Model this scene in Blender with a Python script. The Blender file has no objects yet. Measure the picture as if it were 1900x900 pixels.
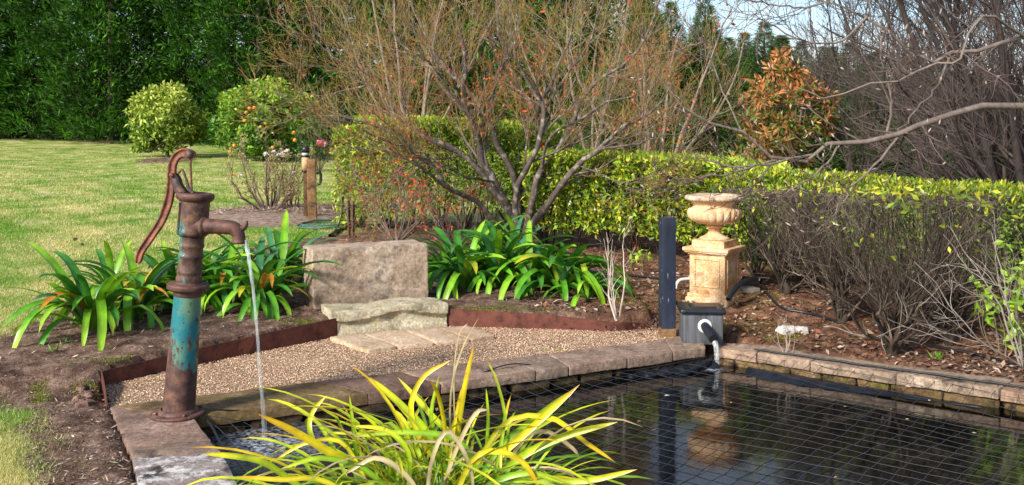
import bpy, math, random
import numpy as np
from mathutils import Vector, noise as mnoise
R = math.radians
rng = np.random.default_rng(7)
random.seed(7)
S = bpy.context.scene
COL = S.collection
F, HZ, ZC = 1700.0, 250.0, 1.38          # focal length in photo pixels, horizon row, eye height

# ------------------------------------------------------------------ camera, world, sun
cam = bpy.data.cameras.new('camera'); camo = bpy.data.objects.new('camera', cam); COL.objects.link(camo)
camo.location = (0, 0, ZC); camo.rotation_euler = (R(90), 0, 0)
cam.sensor_width = 36; cam.lens = 36 * F / 1900; cam.shift_y = -200 / 1900
cam.clip_start = 0.05; cam.clip_end = 2000
S.camera = camo
SUN_EL, SUN_AZ = R(31), R(-42)           # azimuth of the direction the sun is in, measured from -Y towards +X (negative = left)
w = bpy.data.worlds.new('World'); S.world = w; w.use_nodes = True
wn = w.node_tree.nodes; wl = w.node_tree.links; wn.clear()
wout = wn.new('ShaderNodeOutputWorld'); bg = wn.new('ShaderNodeBackground'); sky = wn.new('ShaderNodeTexSky')
sky.sky_type = 'NISHITA'; sky.sun_disc = False; sky.sun_elevation = SUN_EL
sdir = Vector((math.sin(SUN_AZ) * math.cos(SUN_EL), -math.cos(SUN_AZ) * math.cos(SUN_EL), math.sin(SUN_EL)))
sky.sun_rotation = math.atan2(sdir.x, sdir.y)
sky.air_density = 1.0; sky.dust_density = 0.6; sky.ozone_density = 1.5
tc = wn.new('ShaderNodeTexCoord'); mp = wn.new('ShaderNodeMapping'); mp.inputs['Scale'].default_value = (1, 1, 3.2)
cn = wn.new('ShaderNodeTexNoise'); cn.inputs['Scale'].default_value = 2.3; cn.inputs['Detail'].default_value = 7; cn.inputs['Roughness'].default_value = .55
cr = wn.new('ShaderNodeValToRGB'); cr.color_ramp.elements[0].position = .50; cr.color_ramp.elements[1].position = .74
mx = wn.new('ShaderNodeMix'); mx.data_type = 'RGBA'; mx.inputs[7].default_value = (5.6, 5.5, 6.0, 1)
wl.new(tc.outputs['Generated'], mp.inputs[0]); wl.new(mp.outputs[0], cn.inputs['Vector']); wl.new(cn.outputs[0], cr.inputs[0])
wl.new(cr.outputs[0], mx.inputs[0]); wl.new(sky.outputs[0], mx.inputs[6]); wl.new(mx.outputs[2], bg.inputs[0]); wl.new(bg.outputs[0], wout.inputs[0])
bg.inputs[1].default_value = 0.115
sl = bpy.data.lights.new('sun', 'SUN'); sl.energy = 4.0; sl.angle = R(11); sl.color = (1, .95, .87)
so = bpy.data.objects.new('sun', sl); COL.objects.link(so); so.rotation_euler = sdir.to_track_quat('Z', 'Y').to_euler()
S.view_settings.view_transform = 'Standard'; S.view_settings.look = 'None'; S.view_settings.gamma = 1; S.view_settings.use_curve_mapping = False
S.view_settings.exposure = 0.66
S.render.engine = 'CYCLES'
S.cycles.max_bounces = 6; S.cycles.transparent_max_bounces = 12; S.cycles.diffuse_bounces = 3

# ------------------------------------------------------------------ helpers
def W(px, py, Y): return np.array([(px - 950) * Y / F, Y, ZC - (py - HZ) * Y / F])
def G(px, py, z=0.0):
    Y = F * (ZC - z) / (py - HZ); return np.array([(px - 950) * Y / F, Y, z])
ORD = ['leftmost', 'second from the left', 'third from the left', 'fourth from the left', 'fifth from the left', 'sixth from the left', 'seventh from the left', 'eighth from the left', 'eighth from the right', 'seventh from the right', 'sixth from the right', 'fifth from the right', 'fourth from the right', 'third from the right', 'second from the right', 'rightmost']
def ordn(i, n): return ORD[i] if i < n / 2 else ORD[16 - (n - i)]
def nrm(v): return v / np.maximum(np.linalg.norm(v, axis=-1, keepdims=True), 1e-9)
def sm(x): x = np.clip(x, 0, 1); return x * x * (3 - 2 * x)

class MB:
    """collects vertices, triangles/quads and a colour per vertex, then builds one mesh"""
    def __init__(s): s.v = []; s.t = []; s.q = []; s.c = []; s.n = 0; s.sharp = False
    def add(s, v, tris=None, quads=None, col=(1, 1, 1)):
        v = np.asarray(v, float).reshape(-1, 3); c = np.asarray(col, float)
        if c.ndim == 1: c = np.tile(c[:3], (len(v), 1))
        s.v.append(v); s.c.append(c)
        if tris is not None and len(tris): s.t.append(np.asarray(tris).reshape(-1, 3) + s.n)
        if quads is not None and len(quads): s.q.append(np.asarray(quads).reshape(-1, 4) + s.n)
        s.n += len(v)
    def mesh(s, name, mat, smooth=True):
        v = np.concatenate(s.v); c = np.concatenate(s.c)
        t = np.concatenate(s.t) if s.t else np.zeros((0, 3), int); q = np.concatenate(s.q) if s.q else np.zeros((0, 4), int)
        me = bpy.data.meshes.new(name)
        me.vertices.add(len(v)); me.vertices.foreach_set('co', v.astype(np.float32).ravel())
        me.loops.add(3 * len(t) + 4 * len(q)); me.polygons.add(len(t) + len(q))
        me.loops.foreach_set('vertex_index', np.concatenate([t.ravel(), q.ravel()]).astype(np.int32))
        st = np.concatenate([np.arange(len(t)) * 3, len(t) * 3 + np.arange(len(q)) * 4]).astype(np.int32)
        me.polygons.foreach_set('loop_start', st)
        me.update(calc_edges=True)
        me.polygons.foreach_set('use_smooth', np.full(len(me.polygons), smooth))
        if s.sharp and smooth: me.set_sharp_from_angle(angle=R(32))
        a = me.color_attributes.new('Col', 'FLOAT_COLOR', 'POINT')
        a.data.foreach_set('color', np.concatenate([c, np.ones((len(c), 1))], 1).astype(np.float32).ravel())
        for m in (mat if isinstance(mat, (list, tuple)) else [mat]): me.materials.append(m)
        return me
    def obj(s, name, mat, parent=None, smooth=True, loc=None):
        if loc is not None:
            s.v = [a - np.asarray(loc) for a in s.v]
        o = bpy.data.objects.new(name, s.mesh(name, mat, smooth)); COL.objects.link(o)
        if loc is not None: o.location = loc
        if parent is not None: o.parent = parent
        return o
def thing(name, label, cat, loc=(0, 0, 0), rot=(0, 0, 0), group=None, kind=None):
    o = bpy.data.objects.new(name, None); COL.objects.link(o); o.location = loc; o.rotation_euler = rot; o.empty_display_size = .1
    return tag(o, label, cat, group, kind)
def tag(o, label=None, cat=None, group=None, kind=None):
    if label: o['label'] = label
    if cat: o['category'] = cat
    if group: o['group'] = group
    if kind: o['kind'] = kind
    return o
def dup(o, loc, rotz, label, scale=1):
    r = o.copy(); COL.objects.link(r); r.location = loc; r.rotation_euler = (0, 0, rotz); r['label'] = label; r.scale = (scale,) * 3 if np.isscalar(scale) else scale
    for ch in o.children:
        c = ch.copy(); COL.objects.link(c); c.parent = r
    return r

def grid(P, mb, col=(1, 1, 1), closed=False):
    """P (n,m,3) lofted surface"""
    P = np.asarray(P, float); n, m = P.shape[:2]; i, j = np.meshgrid(np.arange(n - 1), np.arange(m if closed else m - 1), indexing='ij')
    i = i.ravel(); j = j.ravel(); j2 = (j + 1) % m
    q = np.stack([i * m + j, i * m + j2, (i + 1) * m + j2, (i + 1) * m + j], 1)
    c = np.asarray(col, float)
    if c.ndim == 2: c = np.repeat(c, m, 0)
    mb.add(P.reshape(-1, 3), quads=q, col=c.reshape(-1, 3) if c.ndim > 1 else c)

def tubes(mb, P, Rd, sides=4, col=(1, 1, 1)):
    """P (N,k,3), Rd (N,k); a tapering tube along each polyline; col (3,), (N,3) or (N,k,3)"""
    P = np.asarray(P, float); Rd = np.asarray(Rd, float)
    if P.ndim == 2: P = P[None]
    if Rd.ndim < 2: Rd = np.broadcast_to(Rd, P.shape[:2])
    N, k = P.shape[:2]
    T = np.empty_like(P); T[:, 1:-1] = P[:, 2:] - P[:, :-2]; T[:, 0] = P[:, 1] - P[:, 0]; T[:, -1] = P[:, -1] - P[:, -2]; T = nrm(T)
    m = T.mean(1); ref = np.where(np.abs(m[:, 2:3]) > .75, np.array([[1., 0.13, 0]]), np.array([[0.1, 0.05, 1.]]))[:, None]
    U = nrm(np.cross(T, np.broadcast_to(ref, T.shape))); V = np.cross(T, U)
    a = np.arange(sides) * 2 * np.pi / sides
    ring = P[:, :, None] + Rd[:, :, None, None] * (np.cos(a)[None, None, :, None] * U[:, :, None] + np.sin(a)[None, None, :, None] * V[:, :, None])
    v = ring.reshape(-1, 3)
    n_, i, j = np.meshgrid(np.arange(N), np.arange(k - 1), np.arange(sides), indexing='ij')
    n_, i, j = n_.ravel(), i.ravel(), j.ravel(); b = n_ * k * sides + i * sides; j2 = (j + 1) % sides
    q = np.stack([b + j, b + j2, b + sides + j2, b + sides + j], 1)
    c = np.asarray(col, float)
    if c.ndim == 1: C = np.tile(c, (len(v), 1))
    elif c.ndim == 2: C = np.repeat(c, k * sides, 0)
    else: C = np.repeat(c.reshape(-1, 3), sides, 0)
    mb.add(v, quads=q, col=C)

def resample(P, k):
    P = np.asarray(P, float)
    # Catmull-Rom through the points
    E = np.vstack([2 * P[0] - P[1], P, 2 * P[-1] - P[-2]]); n = len(P) - 1
    out = []
    for t in np.linspace(0, n, k):
        i = min(int(t), n - 1); u = t - i; a, b, c, d = E[i], E[i + 1], E[i + 2], E[i + 3]
        out.append(.5 * ((2 * b) + (c - a) * u + (2 * a - 5 * b + 4 * c - d) * u * u + (3 * b - a - 3 * c + d) * u ** 3))
    return np.array(out)

def spawn(P, Rd, n, t0=.2, t1=1., L=(.3, .6), ang=(25, 55), up=0., k=5, wig=.15, ratio=.55, tip=.35, grav=None, rmin=.0008):
    """children along each parent polyline"""
    N, kk = P.shape[:2]; M = N * n
    par = np.repeat(np.arange(N), n); t = rng.uniform(t0, t1, M) * (kk - 1); i = np.minimum(t.astype(int), kk - 2); u = (t - i)[:, None]
    A, B = P[par, i], P[par, i + 1]; st = A * (1 - u) + B * u; tan = nrm(B - A)
    rr = Rd[par, i] * (1 - u[:, 0]) + Rd[par, i + 1] * u[:, 0]
    rd = nrm(rng.normal(size=(M, 3))); perp = nrm(rd - (rd * tan).sum(1, keepdims=True) * tan)
    an = np.radians(rng.uniform(ang[0], ang[1], M))[:, None]
    d = nrm(tan * np.cos(an) + perp * np.sin(an)); ln = rng.uniform(L[0], L[1], M) * (1.15 - .5 * t / (kk - 1))
    Q = np.empty((M, k, 3)); Q[:, 0] = st
    upv = np.array([0, 0, up])
    for s in range(1, k):
        d = nrm(d + upv / k + rng.normal(size=(M, 3)) * wig)
        Q[:, s] = Q[:, s - 1] + d * (ln / (k - 1))[:, None]
    r0 = np.maximum(rr * ratio, rmin); rad = r0[:, None] * np.linspace(1, tip, k)[None]
    return Q, np.maximum(rad, rmin * .7)

def leaves(mb, C, D, L, Wd, col, fold=.18, Nn=None, tris4=False):
    """little pointed leaves: centres C, directions D, length L, width Wd"""
    N = len(C); L = np.broadcast_to(L, N)[:, None]; Wd = np.broadcast_to(Wd, N)[:, None]
    D = nrm(D); rd = rng.normal(size=(N, 3)) if Nn is None else Nn + rng.normal(size=(N, 3)) * .35
    s = nrm(np.cross(D, rd)); n = np.cross(s, D)
    b = C; tipp = C + D * L; m = C + D * L * .45
    l = m + s * Wd * .5 + n * Wd * fold; r = m - s * Wd * .5 + n * Wd * fold
    v = np.stack([b, l, tipp, r], 1).reshape(-1, 3); o = np.arange(N) * 4
    t = np.concatenate([np.stack([o, o + 1, o + 2], 1), np.stack([o, o + 2, o + 3], 1)])
    col = np.asarray(col, float)
    if col.ndim == 1: col = np.tile(col, (N, 1))
    mb.add(v, tris=t, col=np.repeat(col, 4, 0))

def pick(cols, N, jit=.15):
    cols = np.asarray(cols, float); c = cols[rng.integers(0, len(cols), N)]
    return np.clip(c * (1 + rng.normal(size=(N, 1)) * jit), 0.002, 1)

def rock(mb, quad, z0, z1, n=(8, 4, 3), r=.01, amp=.004, sc=6., seed=0, col=(1, 1, 1), warp=None):
    """rounded, roughened block whose plan is the quad [p00,p10,p11,p01]"""
    q = np.array([p[:2] for p in quad], float); Lx = np.linalg.norm(q[1] - q[0]); Ly = np.linalg.norm(q[3] - q[0]); Lz = z1 - z0
    dims = np.array([Lx, Ly, Lz]); V = {}; vs = []; qs = []
    ax_ = []; n = list(n); r = min(r, min(dims) * .45)
    for a_ in range(3):
        e_ = r / dims[a_]; ax_.append([-.5] + list(np.linspace(-.5 + e_, .5 - e_, n[a_] + 1)) + [.5]); n[a_] += 2
    def vid(i, j, k):
        key = (i, j, k)
        if key not in V: V[key] = len(vs); vs.append((ax_[0][i], ax_[1][j], ax_[2][k]))
        return V[key]
    for i in range(n[0]):
        for j in range(n[1]):
            qs.append([vid(i, j, n[2]), vid(i + 1, j, n[2]), vid(i + 1, j + 1, n[2]), vid(i, j + 1, n[2])])
            qs.append([vid(i, j, 0), vid(i, j + 1, 0), vid(i + 1, j + 1, 0), vid(i + 1, j, 0)])
    for i in range(n[0]):
        for k in range(n[2]):
            qs.append([vid(i, 0, k), vid(i + 1, 0, k), vid(i + 1, 0, k + 1), vid(i, 0, k + 1)])
            qs.append([vid(i, n[1], k), vid(i, n[1], k + 1), vid(i + 1, n[1], k + 1), vid(i + 1, n[1], k)])
    for j in range(n[1]):
        for k in range(n[2]):
            qs.append([vid(0, j, k), vid(0, j, k + 1), vid(0, j + 1, k + 1), vid(0, j + 1, k)])
            qs.append([vid(n[0], j, k), vid(n[0], j + 1, k), vid(n[0], j + 1, k + 1), vid(n[0], j, k + 1)])
    p = np.array(vs) * dims; h = dims / 2; rr = min(r, min(h) * .9)
    q0 = np.clip(p, -(h - rr), h - rr); d = p - q0; ln = np.linalg.norm(d, axis=1, keepdims=True)
    p = np.where(ln > 1e-6, q0 + d / np.maximum(ln, 1e-6) * rr, p)
    for i in range(len(p)):
        a = Vector(p[i] * sc) + Vector((seed * 7.3, seed * 3.1, seed * 1.7))
        f = mnoise.noise(a) + .5 * mnoise.noise(a * 2.3) + .35 * mnoise.noise(a * 5.1) + .5 * (abs(mnoise.noise(a * 1.6)) * -2 + .5)
        nn = Vector(p[i] / h); nn.normalize(); p[i] += np.array(nn) * f * amp
    if warp is not None: p = warp(p)
    mb.sharp = True
    u = p[:, 0:1] / Lx + .5; v = p[:, 1:2] / Ly + .5
    xy = q[0] * (1 - u) * (1 - v) + q[1] * u * (1 - v) + q[2] * u * v + q[3] * (1 - u) * v
    mb.add(np.column_stack([xy, p[:, 2] + (z0 + z1) / 2]), quads=qs, col=col)

def rect(cx, cy, lx, ly, rz):
    c, s = math.cos(rz), math.sin(rz)
    return [(cx + x * c - y * s, cy + x * s + y * c) for x, y in ((-lx / 2, -ly / 2), (lx / 2, -ly / 2), (lx / 2, ly / 2), (-lx / 2, ly / 2))]

def lathe(mb, prof, n=32, axis0=(0, 0, 0), axis1=(0, 0, 1), mod=None, col=(1, 1, 1)):
    """prof: (radius, height along axis in metres)"""
    a0 = np.array(axis0, float); ax = nrm(np.array(axis1, float) - a0); ref = np.array([1., 0, 0]) if abs(ax[0]) < .8 else np.array([0, 1., 0])
    u = nrm(np.cross(np.cross(ax, ref), ax)); v = np.cross(ax, u); th = np.arange(n) * 2 * np.pi / n
    P = []
    for k, (r, h) in enumerate(prof):
        rr = r if mod is None else r * mod(k, th)
        P.append(a0 + ax * h + (rr * np.cos(th))[:, None] * u + (rr * np.sin(th))[:, None] * v)
    grid(np.array(P), mb, col, closed=True)

def strap(mb, P, wd, fold=.25, col0=(.1, .3, .05), col1=(.1, .3, .05), side=None, colm=None):
    """a strap leaf along the points P, wd (k,) widths; folded along its midrib"""
    P = np.asarray(P, float); k = len(P); T = np.gradient(P, axis=0); T = nrm(T)
    if side is None:
        side = np.cross(T, np.array([0, 0, 1.])); bad = np.linalg.norm(side, axis=1) < .12
        fb = nrm(np.cross(P[-1] - P[0] + np.array([1e-3, 0, 0]), np.array([0, 0, 1.]))); side[bad] = fb
    sd = nrm(side + 0 * T); nn = nrm(np.cross(sd, T)); nn = np.where((nn[:, 2:3] < 0), -nn, nn)
    wd = np.asarray(wd)[:, None]
    g = np.stack([P - sd * wd / 2 + nn * wd * fold, P, P + sd * wd / 2 + nn * wd * fold], 1)
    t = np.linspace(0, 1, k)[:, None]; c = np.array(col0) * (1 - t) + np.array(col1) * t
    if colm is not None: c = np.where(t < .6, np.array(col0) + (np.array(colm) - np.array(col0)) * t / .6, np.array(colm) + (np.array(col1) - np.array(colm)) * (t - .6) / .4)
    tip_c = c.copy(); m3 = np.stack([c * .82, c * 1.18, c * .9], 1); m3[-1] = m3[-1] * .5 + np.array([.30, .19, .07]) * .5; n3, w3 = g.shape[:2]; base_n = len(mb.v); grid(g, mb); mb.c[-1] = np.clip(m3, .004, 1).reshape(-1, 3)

# ------------------------------------------------------------------ materials
class NT:
    def __init__(s, name):
        s.m = bpy.data.materials.new(name); s.m.use_nodes = True; s.nt = s.m.node_tree; s.nt.nodes.clear()
        s.out = s.n('ShaderNodeOutputMaterial'); s.co = s.n('ShaderNodeTexCoord').outputs['Object']
    def n(s, t, **kw):
        x = s.nt.nodes.new(t)
        for k, v in kw.items(): setattr(x, k, v)
        return x
    def l(s, a, b): s.nt.links.new(a, b)
    def noise(s, scale, detail=4, rough=.55, stretch=None, w=0, dist=0):
        x = s.n('ShaderNodeTexNoise'); x.inputs['Scale'].default_value = scale; x.inputs['Detail'].default_value = detail; x.inputs['Roughness'].default_value = rough
        x.inputs['Distortion'].default_value = dist
        mp = s.n('ShaderNodeMapping'); mp.inputs['Scale'].default_value = stretch or (1, 1, 1); mp.inputs['Location'].default_value = (w, w * .7, w * 1.3)
        s.l(s.co, mp.inputs[0]); s.l(mp.outputs[0], x.inputs['Vector']); return x.outputs[0]
    def vor(s, scale, feature='F1'):
        x = s.n('ShaderNodeTexVoronoi'); x.feature = feature; x.inputs['Scale'].default_value = scale; s.l(s.co, x.inputs['Vector']); return x
    def ramp(s, fac, stops):
        r = s.n('ShaderNodeValToRGB'); e = r.color_ramp.elements
        while len(e) < len(stops): e.new(.5)
        for i, (p, c) in enumerate(stops):
            e[i].position = p; e[i].color = tuple(c) + (1,) if not np.isscalar(c) else (c, c, c, 1)
        s.l(fac, r.inputs[0]); return r.outputs[0]
    def mix(s, fac, a, b, mode='MIX'):
        x = s.n('ShaderNodeMix'); x.data_type = 'RGBA'; x.blend_type = mode; x.clamp_factor = True
        for val, idx in ((fac, 0), (a, 6), (b, 7)):
            if hasattr(val, 'links'): s.l(val, x.inputs[idx])
            elif np.isscalar(val): x.inputs[idx].default_value = val
            else: x.inputs[idx].default_value = tuple(val) + (1,)
        return x.outputs[2]
    def math(s, op, a, b=0, c=None):
        x = s.n('ShaderNodeMath'); x.operation = op
        for i, v in enumerate((a, b) if c is None else (a, b, c)):
            if hasattr(v, 'links'): s.l(v, x.inputs[i])
            else: x.inputs[i].default_value = v
        return x.outputs[0]
    def attr(s): return s.n('ShaderNodeAttribute', attribute_name='Col').outputs['Color']
    def bump(s, h, strength=.5, dist=.01, prev=None):
        b = s.n('ShaderNodeBump'); b.inputs['Strength'].default_value = strength; b.inputs['Distance'].default_value = dist
        s.l(h, b.inputs['Height'])
        if prev is not None: s.l(prev, b.inputs['Normal'])
        return b.outputs[0]
    def bsdf(s, col, rough=.7, normal=None, metal=0, spec=.5, transl=None, coat=0):
        p = s.n('ShaderNodeBsdfPrincipled')
        for v, nme in ((col, 'Base Color'), (rough, 'Roughness'), (metal, 'Metallic')):
            if hasattr(v, 'links'): s.l(v, p.inputs[nme])
            else: p.inputs[nme].default_value = v if np.isscalar(v) else tuple(v) + (1,)
        p.inputs['Specular IOR Level'].default_value = spec; p.inputs['Coat Weight'].default_value = coat
        if normal is not None: s.l(normal, p.inputs['Normal'])
        o = p.outputs[0]
        if transl:
            t = s.n('ShaderNodeBsdfTranslucent'); m = s.n('ShaderNodeMixShader'); m.inputs[0].default_value = transl
            if hasattr(col, 'links'): s.l(s.mix(1, col, (1.25, 1.25, .7), 'MULTIPLY'), t.inputs[0])
            s.l(o, m.inputs[1]); s.l(t.outputs[0], m.inputs[2]); o = m.outputs[0]
        s.l(o, s.out.inputs[0]); return s.m

def leaf_mat(name, rough=.45, transl=.3, spec=.4, var=.35, scale=25):
    t = NT(name); c = t.mix(1, t.attr(), t.ramp(t.noise(scale, 2), [(.3, 1 - var), (.7, 1 + var)]), 'MULTIPLY')
    if name == 'gloss_leaf': c = t.mix(t.ramp(t.noise(38, 5, .75, w=5), [(.64, 0.), (.70, .8)]), c, (.30, .20, .06)); return t.bsdf(c, t.ramp(t.noise(30, 3), [(.3, rough * .8), (.7, rough * 1.5)]), t.bump(t.noise(70, 3), .25, .003), 0, spec, transl)
    return t.bsdf(c, rough, None, 0, spec, transl)
def bark_mat(name, rough=.85, scale=30, lichen=None):
    t = NT(name); n = t.noise(scale, 5, .7, (1, 1, .35)); c = t.mix(1, t.attr(), t.ramp(n, [(.3, .55), (.7, 1.35)]), 'MULTIPLY')
    if lichen: c = t.mix(t.ramp(t.noise(scale * .6, 5, .7, w=4), [(.52, 0.), (.62, 1.)]), c, lichen)
    return t.bsdf(c, rough, t.bump(n, .6, .01))
def plain(name, col, rough=.5, var=.15, scale=20, bump=.1, metal=0, spec=.5, stretch=None):
    t = NT(name); n = t.noise(scale, 4, stretch=stretch)
    c = t.mix(1, col, t.ramp(n, [(.3, 1 - var), (.7, 1 + var)]), 'MULTIPLY'); return t.bsdf(c, rough, t.bump(n, bump, .005), metal, spec)

M = {}
M['leaf'] = leaf_mat('leaf'); M['gloss_leaf'] = leaf_mat('gloss_leaf', .32, .22, .5, .3, 12)
M['conifer'] = leaf_mat('conifer', .6, .2, .25, .45, 1.2)
M['bark'] = bark_mat('bark'); M['maple_bark'] = bark_mat('maple_bark', .8, 25, (.30, .27, .21))
# stone of the coping: brown-grey sandstone with pale lichen and dark stains; Col tints it
def stone(name, stops, lich=None, lth=(.56, .64), dark=None, dth=(.55, .68), moss=None, mth=(.6, .7), sc=5, rough=.85, bump=.9, bd=.02):
    t = NT(name); n = t.noise(sc, 8, .65); c = t.ramp(n, stops); c = t.mix(1, c, t.ramp(t.noise(sc * 10, 7, .75, w=2), [(.3, .45), (.5, .95), (.7, 1.45)]), 'MULTIPLY')
    if dark: c = t.mix(t.ramp(t.noise(sc * .8, 7, .7, w=9), [(dth[0], 0.), (dth[1], 1.)]), c, dark)
    if lich: c = t.mix(t.ramp(t.noise(sc * 1.7, 8, .75, w=14), [(lth[0], 0.), (lth[1], 1.)]), c, lich)
    if moss: c = t.mix(t.ramp(t.noise(sc * 1.3, 7, .7, w=21), [(mth[0], 0.), (mth[1], 1.)]), c, moss)
    c = t.mix(1, c, t.attr(), 'MULTIPLY')
    h = t.mix(.55, n, t.noise(sc * 6, 8, .78, w=5)); return t.bsdf(c, rough, t.bump(h, bump, bd), spec=.25)
M['coping'] = stone('coping_stone', [(.3, (.17, .125, .10)), (.5, (.31, .23, .18)), (.7, (.44, .345, .275))], (.54, .49, .43), (.60, .68), (.05, .038, .03), (.54, .66), sc=4)
M['coping_white'] = stone('coping_stone_lichened', [(.3, (.20, .15, .13)), (.5, (.34, .27, .235)), (.7, (.46, .39, .35))], (.66, .62, .59), (.50, .58), (.05, .04, .035), (.48, .60), sc=7)
M['coping_moss'] = stone('coping_stone_mossy', [(.3, (.12, .08, .04)), (.5, (.22, .15, .08)), (.7, (.34, .24, .15))], (.5, .42, .34), (.62, .7), (.05, .035, .02), (.5, .66), (.14, .13, .03), (.54, .68), sc=4)
M['wall'] = stone('wall_stone', [(.3, (.12, .08, .045)), (.5, (.26, .18, .10)), (.7, (.40, .30, .18))], (.5, .44, .33), (.6, .68), (.03, .022, .015), (.48, .6), (.13, .13, .02), (.52, .62), sc=9)
M['block'] = stone('sandstone_block', [(.3, (.36, .255, .175)), (.5, (.58, .43, .31)), (.7, (.72, .58, .45))], (.62, .53, .43), (.58, .75), (.11, .08, .065), (.54, .66), sc=3.5, bump=1, bd=.05)
M['seat'] = stone('sandstone_seat', [(.3, (.42, .34, .20)), (.5, (.66, .57, .38)), (.7, (.82, .74, .56))], (.78, .74, .64), (.56, .66), (.18, .16, .08), (.55, .7), (.27, .25, .09), (.56, .70), sc=6, bump=1, bd=.05)
M['slab'] = stone('paving_slab', [(.3, (.42, .29, .18)), (.5, (.60, .45, .31)), (.7, (.70, .56, .42))], None, dark=(.24, .17, .08), dth=(.62, .75), sc=5)
M['rockw'] = stone('white_rock', [(.3, (.55, .5, .45)), (.6, (.8, .76, .72))], sc=8)
M['urn'] = stone('terracotta_urn', [(.3, (.62, .32, .13)), (.48, (.78, .49, .27)), (.7, (.85, .64, .44))], (.84, .72, .60), (.60, .74), (.42, .22, .10), (.54, .70), sc=9, rough=.75, bump=.3, bd=.004)
M['urn_rim'] = stone('urn_rim', [(.3, (.40, .27, .18)), (.5, (.60, .42, .28)), (.7, (.74, .58, .44))], (.7, .62, .54), (.56, .68), (.14, .10, .08), (.52, .64), sc=14, bump=.5, bd=.005)
M['pedestal'] = stone('pedestal_stone', [(.3, (.48, .25, .10)), (.48, (.70, .42, .21)), (.7, (.82, .62, .42))], (.85, .74, .60), (.58, .7), (.30, .15, .06), (.53, .68), sc=7, bump=.5, bd=.005)

def rusty(name, base, paint, th, rust2=(.30, .10, .035), sc=14, streak=None, rough=.62, grad=None):
    t = NT(name); n = t.noise(sc * 1.6, 8, .7); c = t.ramp(n, [(.32, tuple(x * .3 for x in base)), (.5, base), (.7, rust2)])
    pn = t.noise(sc * .55, 9, .72, (1, 1, .45), w=7)
    if grad is not None:       # paint survives between these heights (local z)
        z = t.n('ShaderNodeSeparateXYZ'); t.l(t.co, z.inputs[0])
        pn = t.math('ADD', pn, t.ramp(t.math('MULTIPLY_ADD', z.outputs[2], grad[0], grad[1]), grad[2]))
    k = t.ramp(pn, [(th, 0.), (th + .025, 1.)])
    if not isinstance(paint[0], tuple): paint = (paint, paint)
    pc = t.ramp(t.noise(sc * .5, 5, w=3), [(.42, paint[0]), (.58, paint[1])])
    c = t.mix(k, c, pc); c = t.mix(t.ramp(t.noise(sc * 5, 4, .7, w=8), [(.6, 0.), (.66, 1.)]), c, (.05, .025, .018))
    return t.bsdf(c, t.ramp(k, [(0, rough), (1, rough * .7)]), t.bump(t.mix(.5, n, t.noise(sc * 9, 3)), .5, .004), .25, .5)
M['pump_upper'] = rusty('pump_upper', (.105, .055, .045), ((.03, .17, .17), (.12, .25, .19)), .535, rust2=(.26, .12, .05), streak=1)
M['pump_pipe'] = rusty('pump_pipe', (.10, .05, .045), ((.018, .19, .225), (.14, .26, .17)), .73, grad=(1.0, 0.0, [(.0, 0.), (.12, .17), (.30, .235), (.56, .38)]), rust2=(.24, .12, .06), sc=11)
M['handle'] = rusty('pump_handle', (.20, .07, .045), (.10, .14, .16), .66, rust2=(.42, .14, .06))
M['bracket'] = rusty('pump_bracket', (.10, .07, .07), ((.45, .50, .52), (.10, .17, .22)), .55)
M['corten'] = rusty('corten_steel', (.145, .045, .03), (.22, .07, .04), .58, rust2=(.20, .065, .04), sc=7, rough=.8)
M['rust'] = rusty('rusty_steel', (.12, .055, .045), (.22, .11, .08), .6, rust2=(.20, .09, .05))
M['black_plastic'] = plain('black_plastic', (.012, .014, .02), .38, .3, 12, .1)
M['blue_black'] = plain('blue_black_paint', (.018, .023, .042), .42, .35, 9, .3, stretch=(1, 1, .15))
t = NT('blue_black_post'); c_ = t.mix(t.ramp(t.noise(55, 3, .6, (1, 1, .3), w=3), [(.68, 0.), (.71, 1.)]), t.mix(1, (.020, .025, .045), t.ramp(t.noise(6, 6, .7, (1, 1, .3)), [(.3, .6), (.7, 1.7)]), 'MULTIPLY'), (.30, .32, .36))
t.bsdf(c_, .42, t.bump(t.noise(30, 5, .7, (1, 1, .1)), .3, .004)); M['blue_black'] = t.m
M['box_wood'] = plain('weathered_box', (.085, .088, .098), .6, .6, 30, .6, stretch=(1, 1, .08))
M['white_plastic'] = plain('white_plastic', (.70, .70, .68), .4, .08)
M['inside'] = plain('pipe_inside', (.004, .004, .004), .9, .1)
M['liner'] = plain('pond_liner', (.006, .008, .013), .45, .4, 8, .5)
M['net'] = plain('netting', (.035, .037, .045), .5, .2, 60, .05)
M['rope'] = plain('black_rope', (.012, .013, .016), .5, .3, 60, .3)
M['hose_green'] = plain('green_hose', (.05, .14, .10), .45, .3, 12)
M['post_wood'] = stone('weathered_post', [(.3, (.09, .055, .035)), (.5, (.24, .13, .06)), (.7, (.34, .2, .09))], None, dark=(.03, .025, .022), dth=(.54, .66), moss=(.17, .15, .03), mth=(.6, .68), sc=6)
M['concrete'] = plain('concrete', (.36, .32, .27), .9, .2, 20, .5)
M['petal'] = plain('petal', (.82, .72, .70), .6, .08); M['petal_pink'] = plain('petal_pink', (.80, .30, .36), .6, .1)
M['orange'] = plain('orange_fruit', (.85, .30, .02), .4, .1)
# dry matter with a colour per vertex
t = NT('litter'); M['litter'] = t.bsdf(t.attr(), .85, spec=.2)
t = NT('pebble'); M['pebble'] = t.bsdf(t.attr(), .8, spec=.3)
t = NT('grass_blade'); M['grass'] = t.bsdf(t.attr(), .6, spec=.2, transl=.3)
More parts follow.
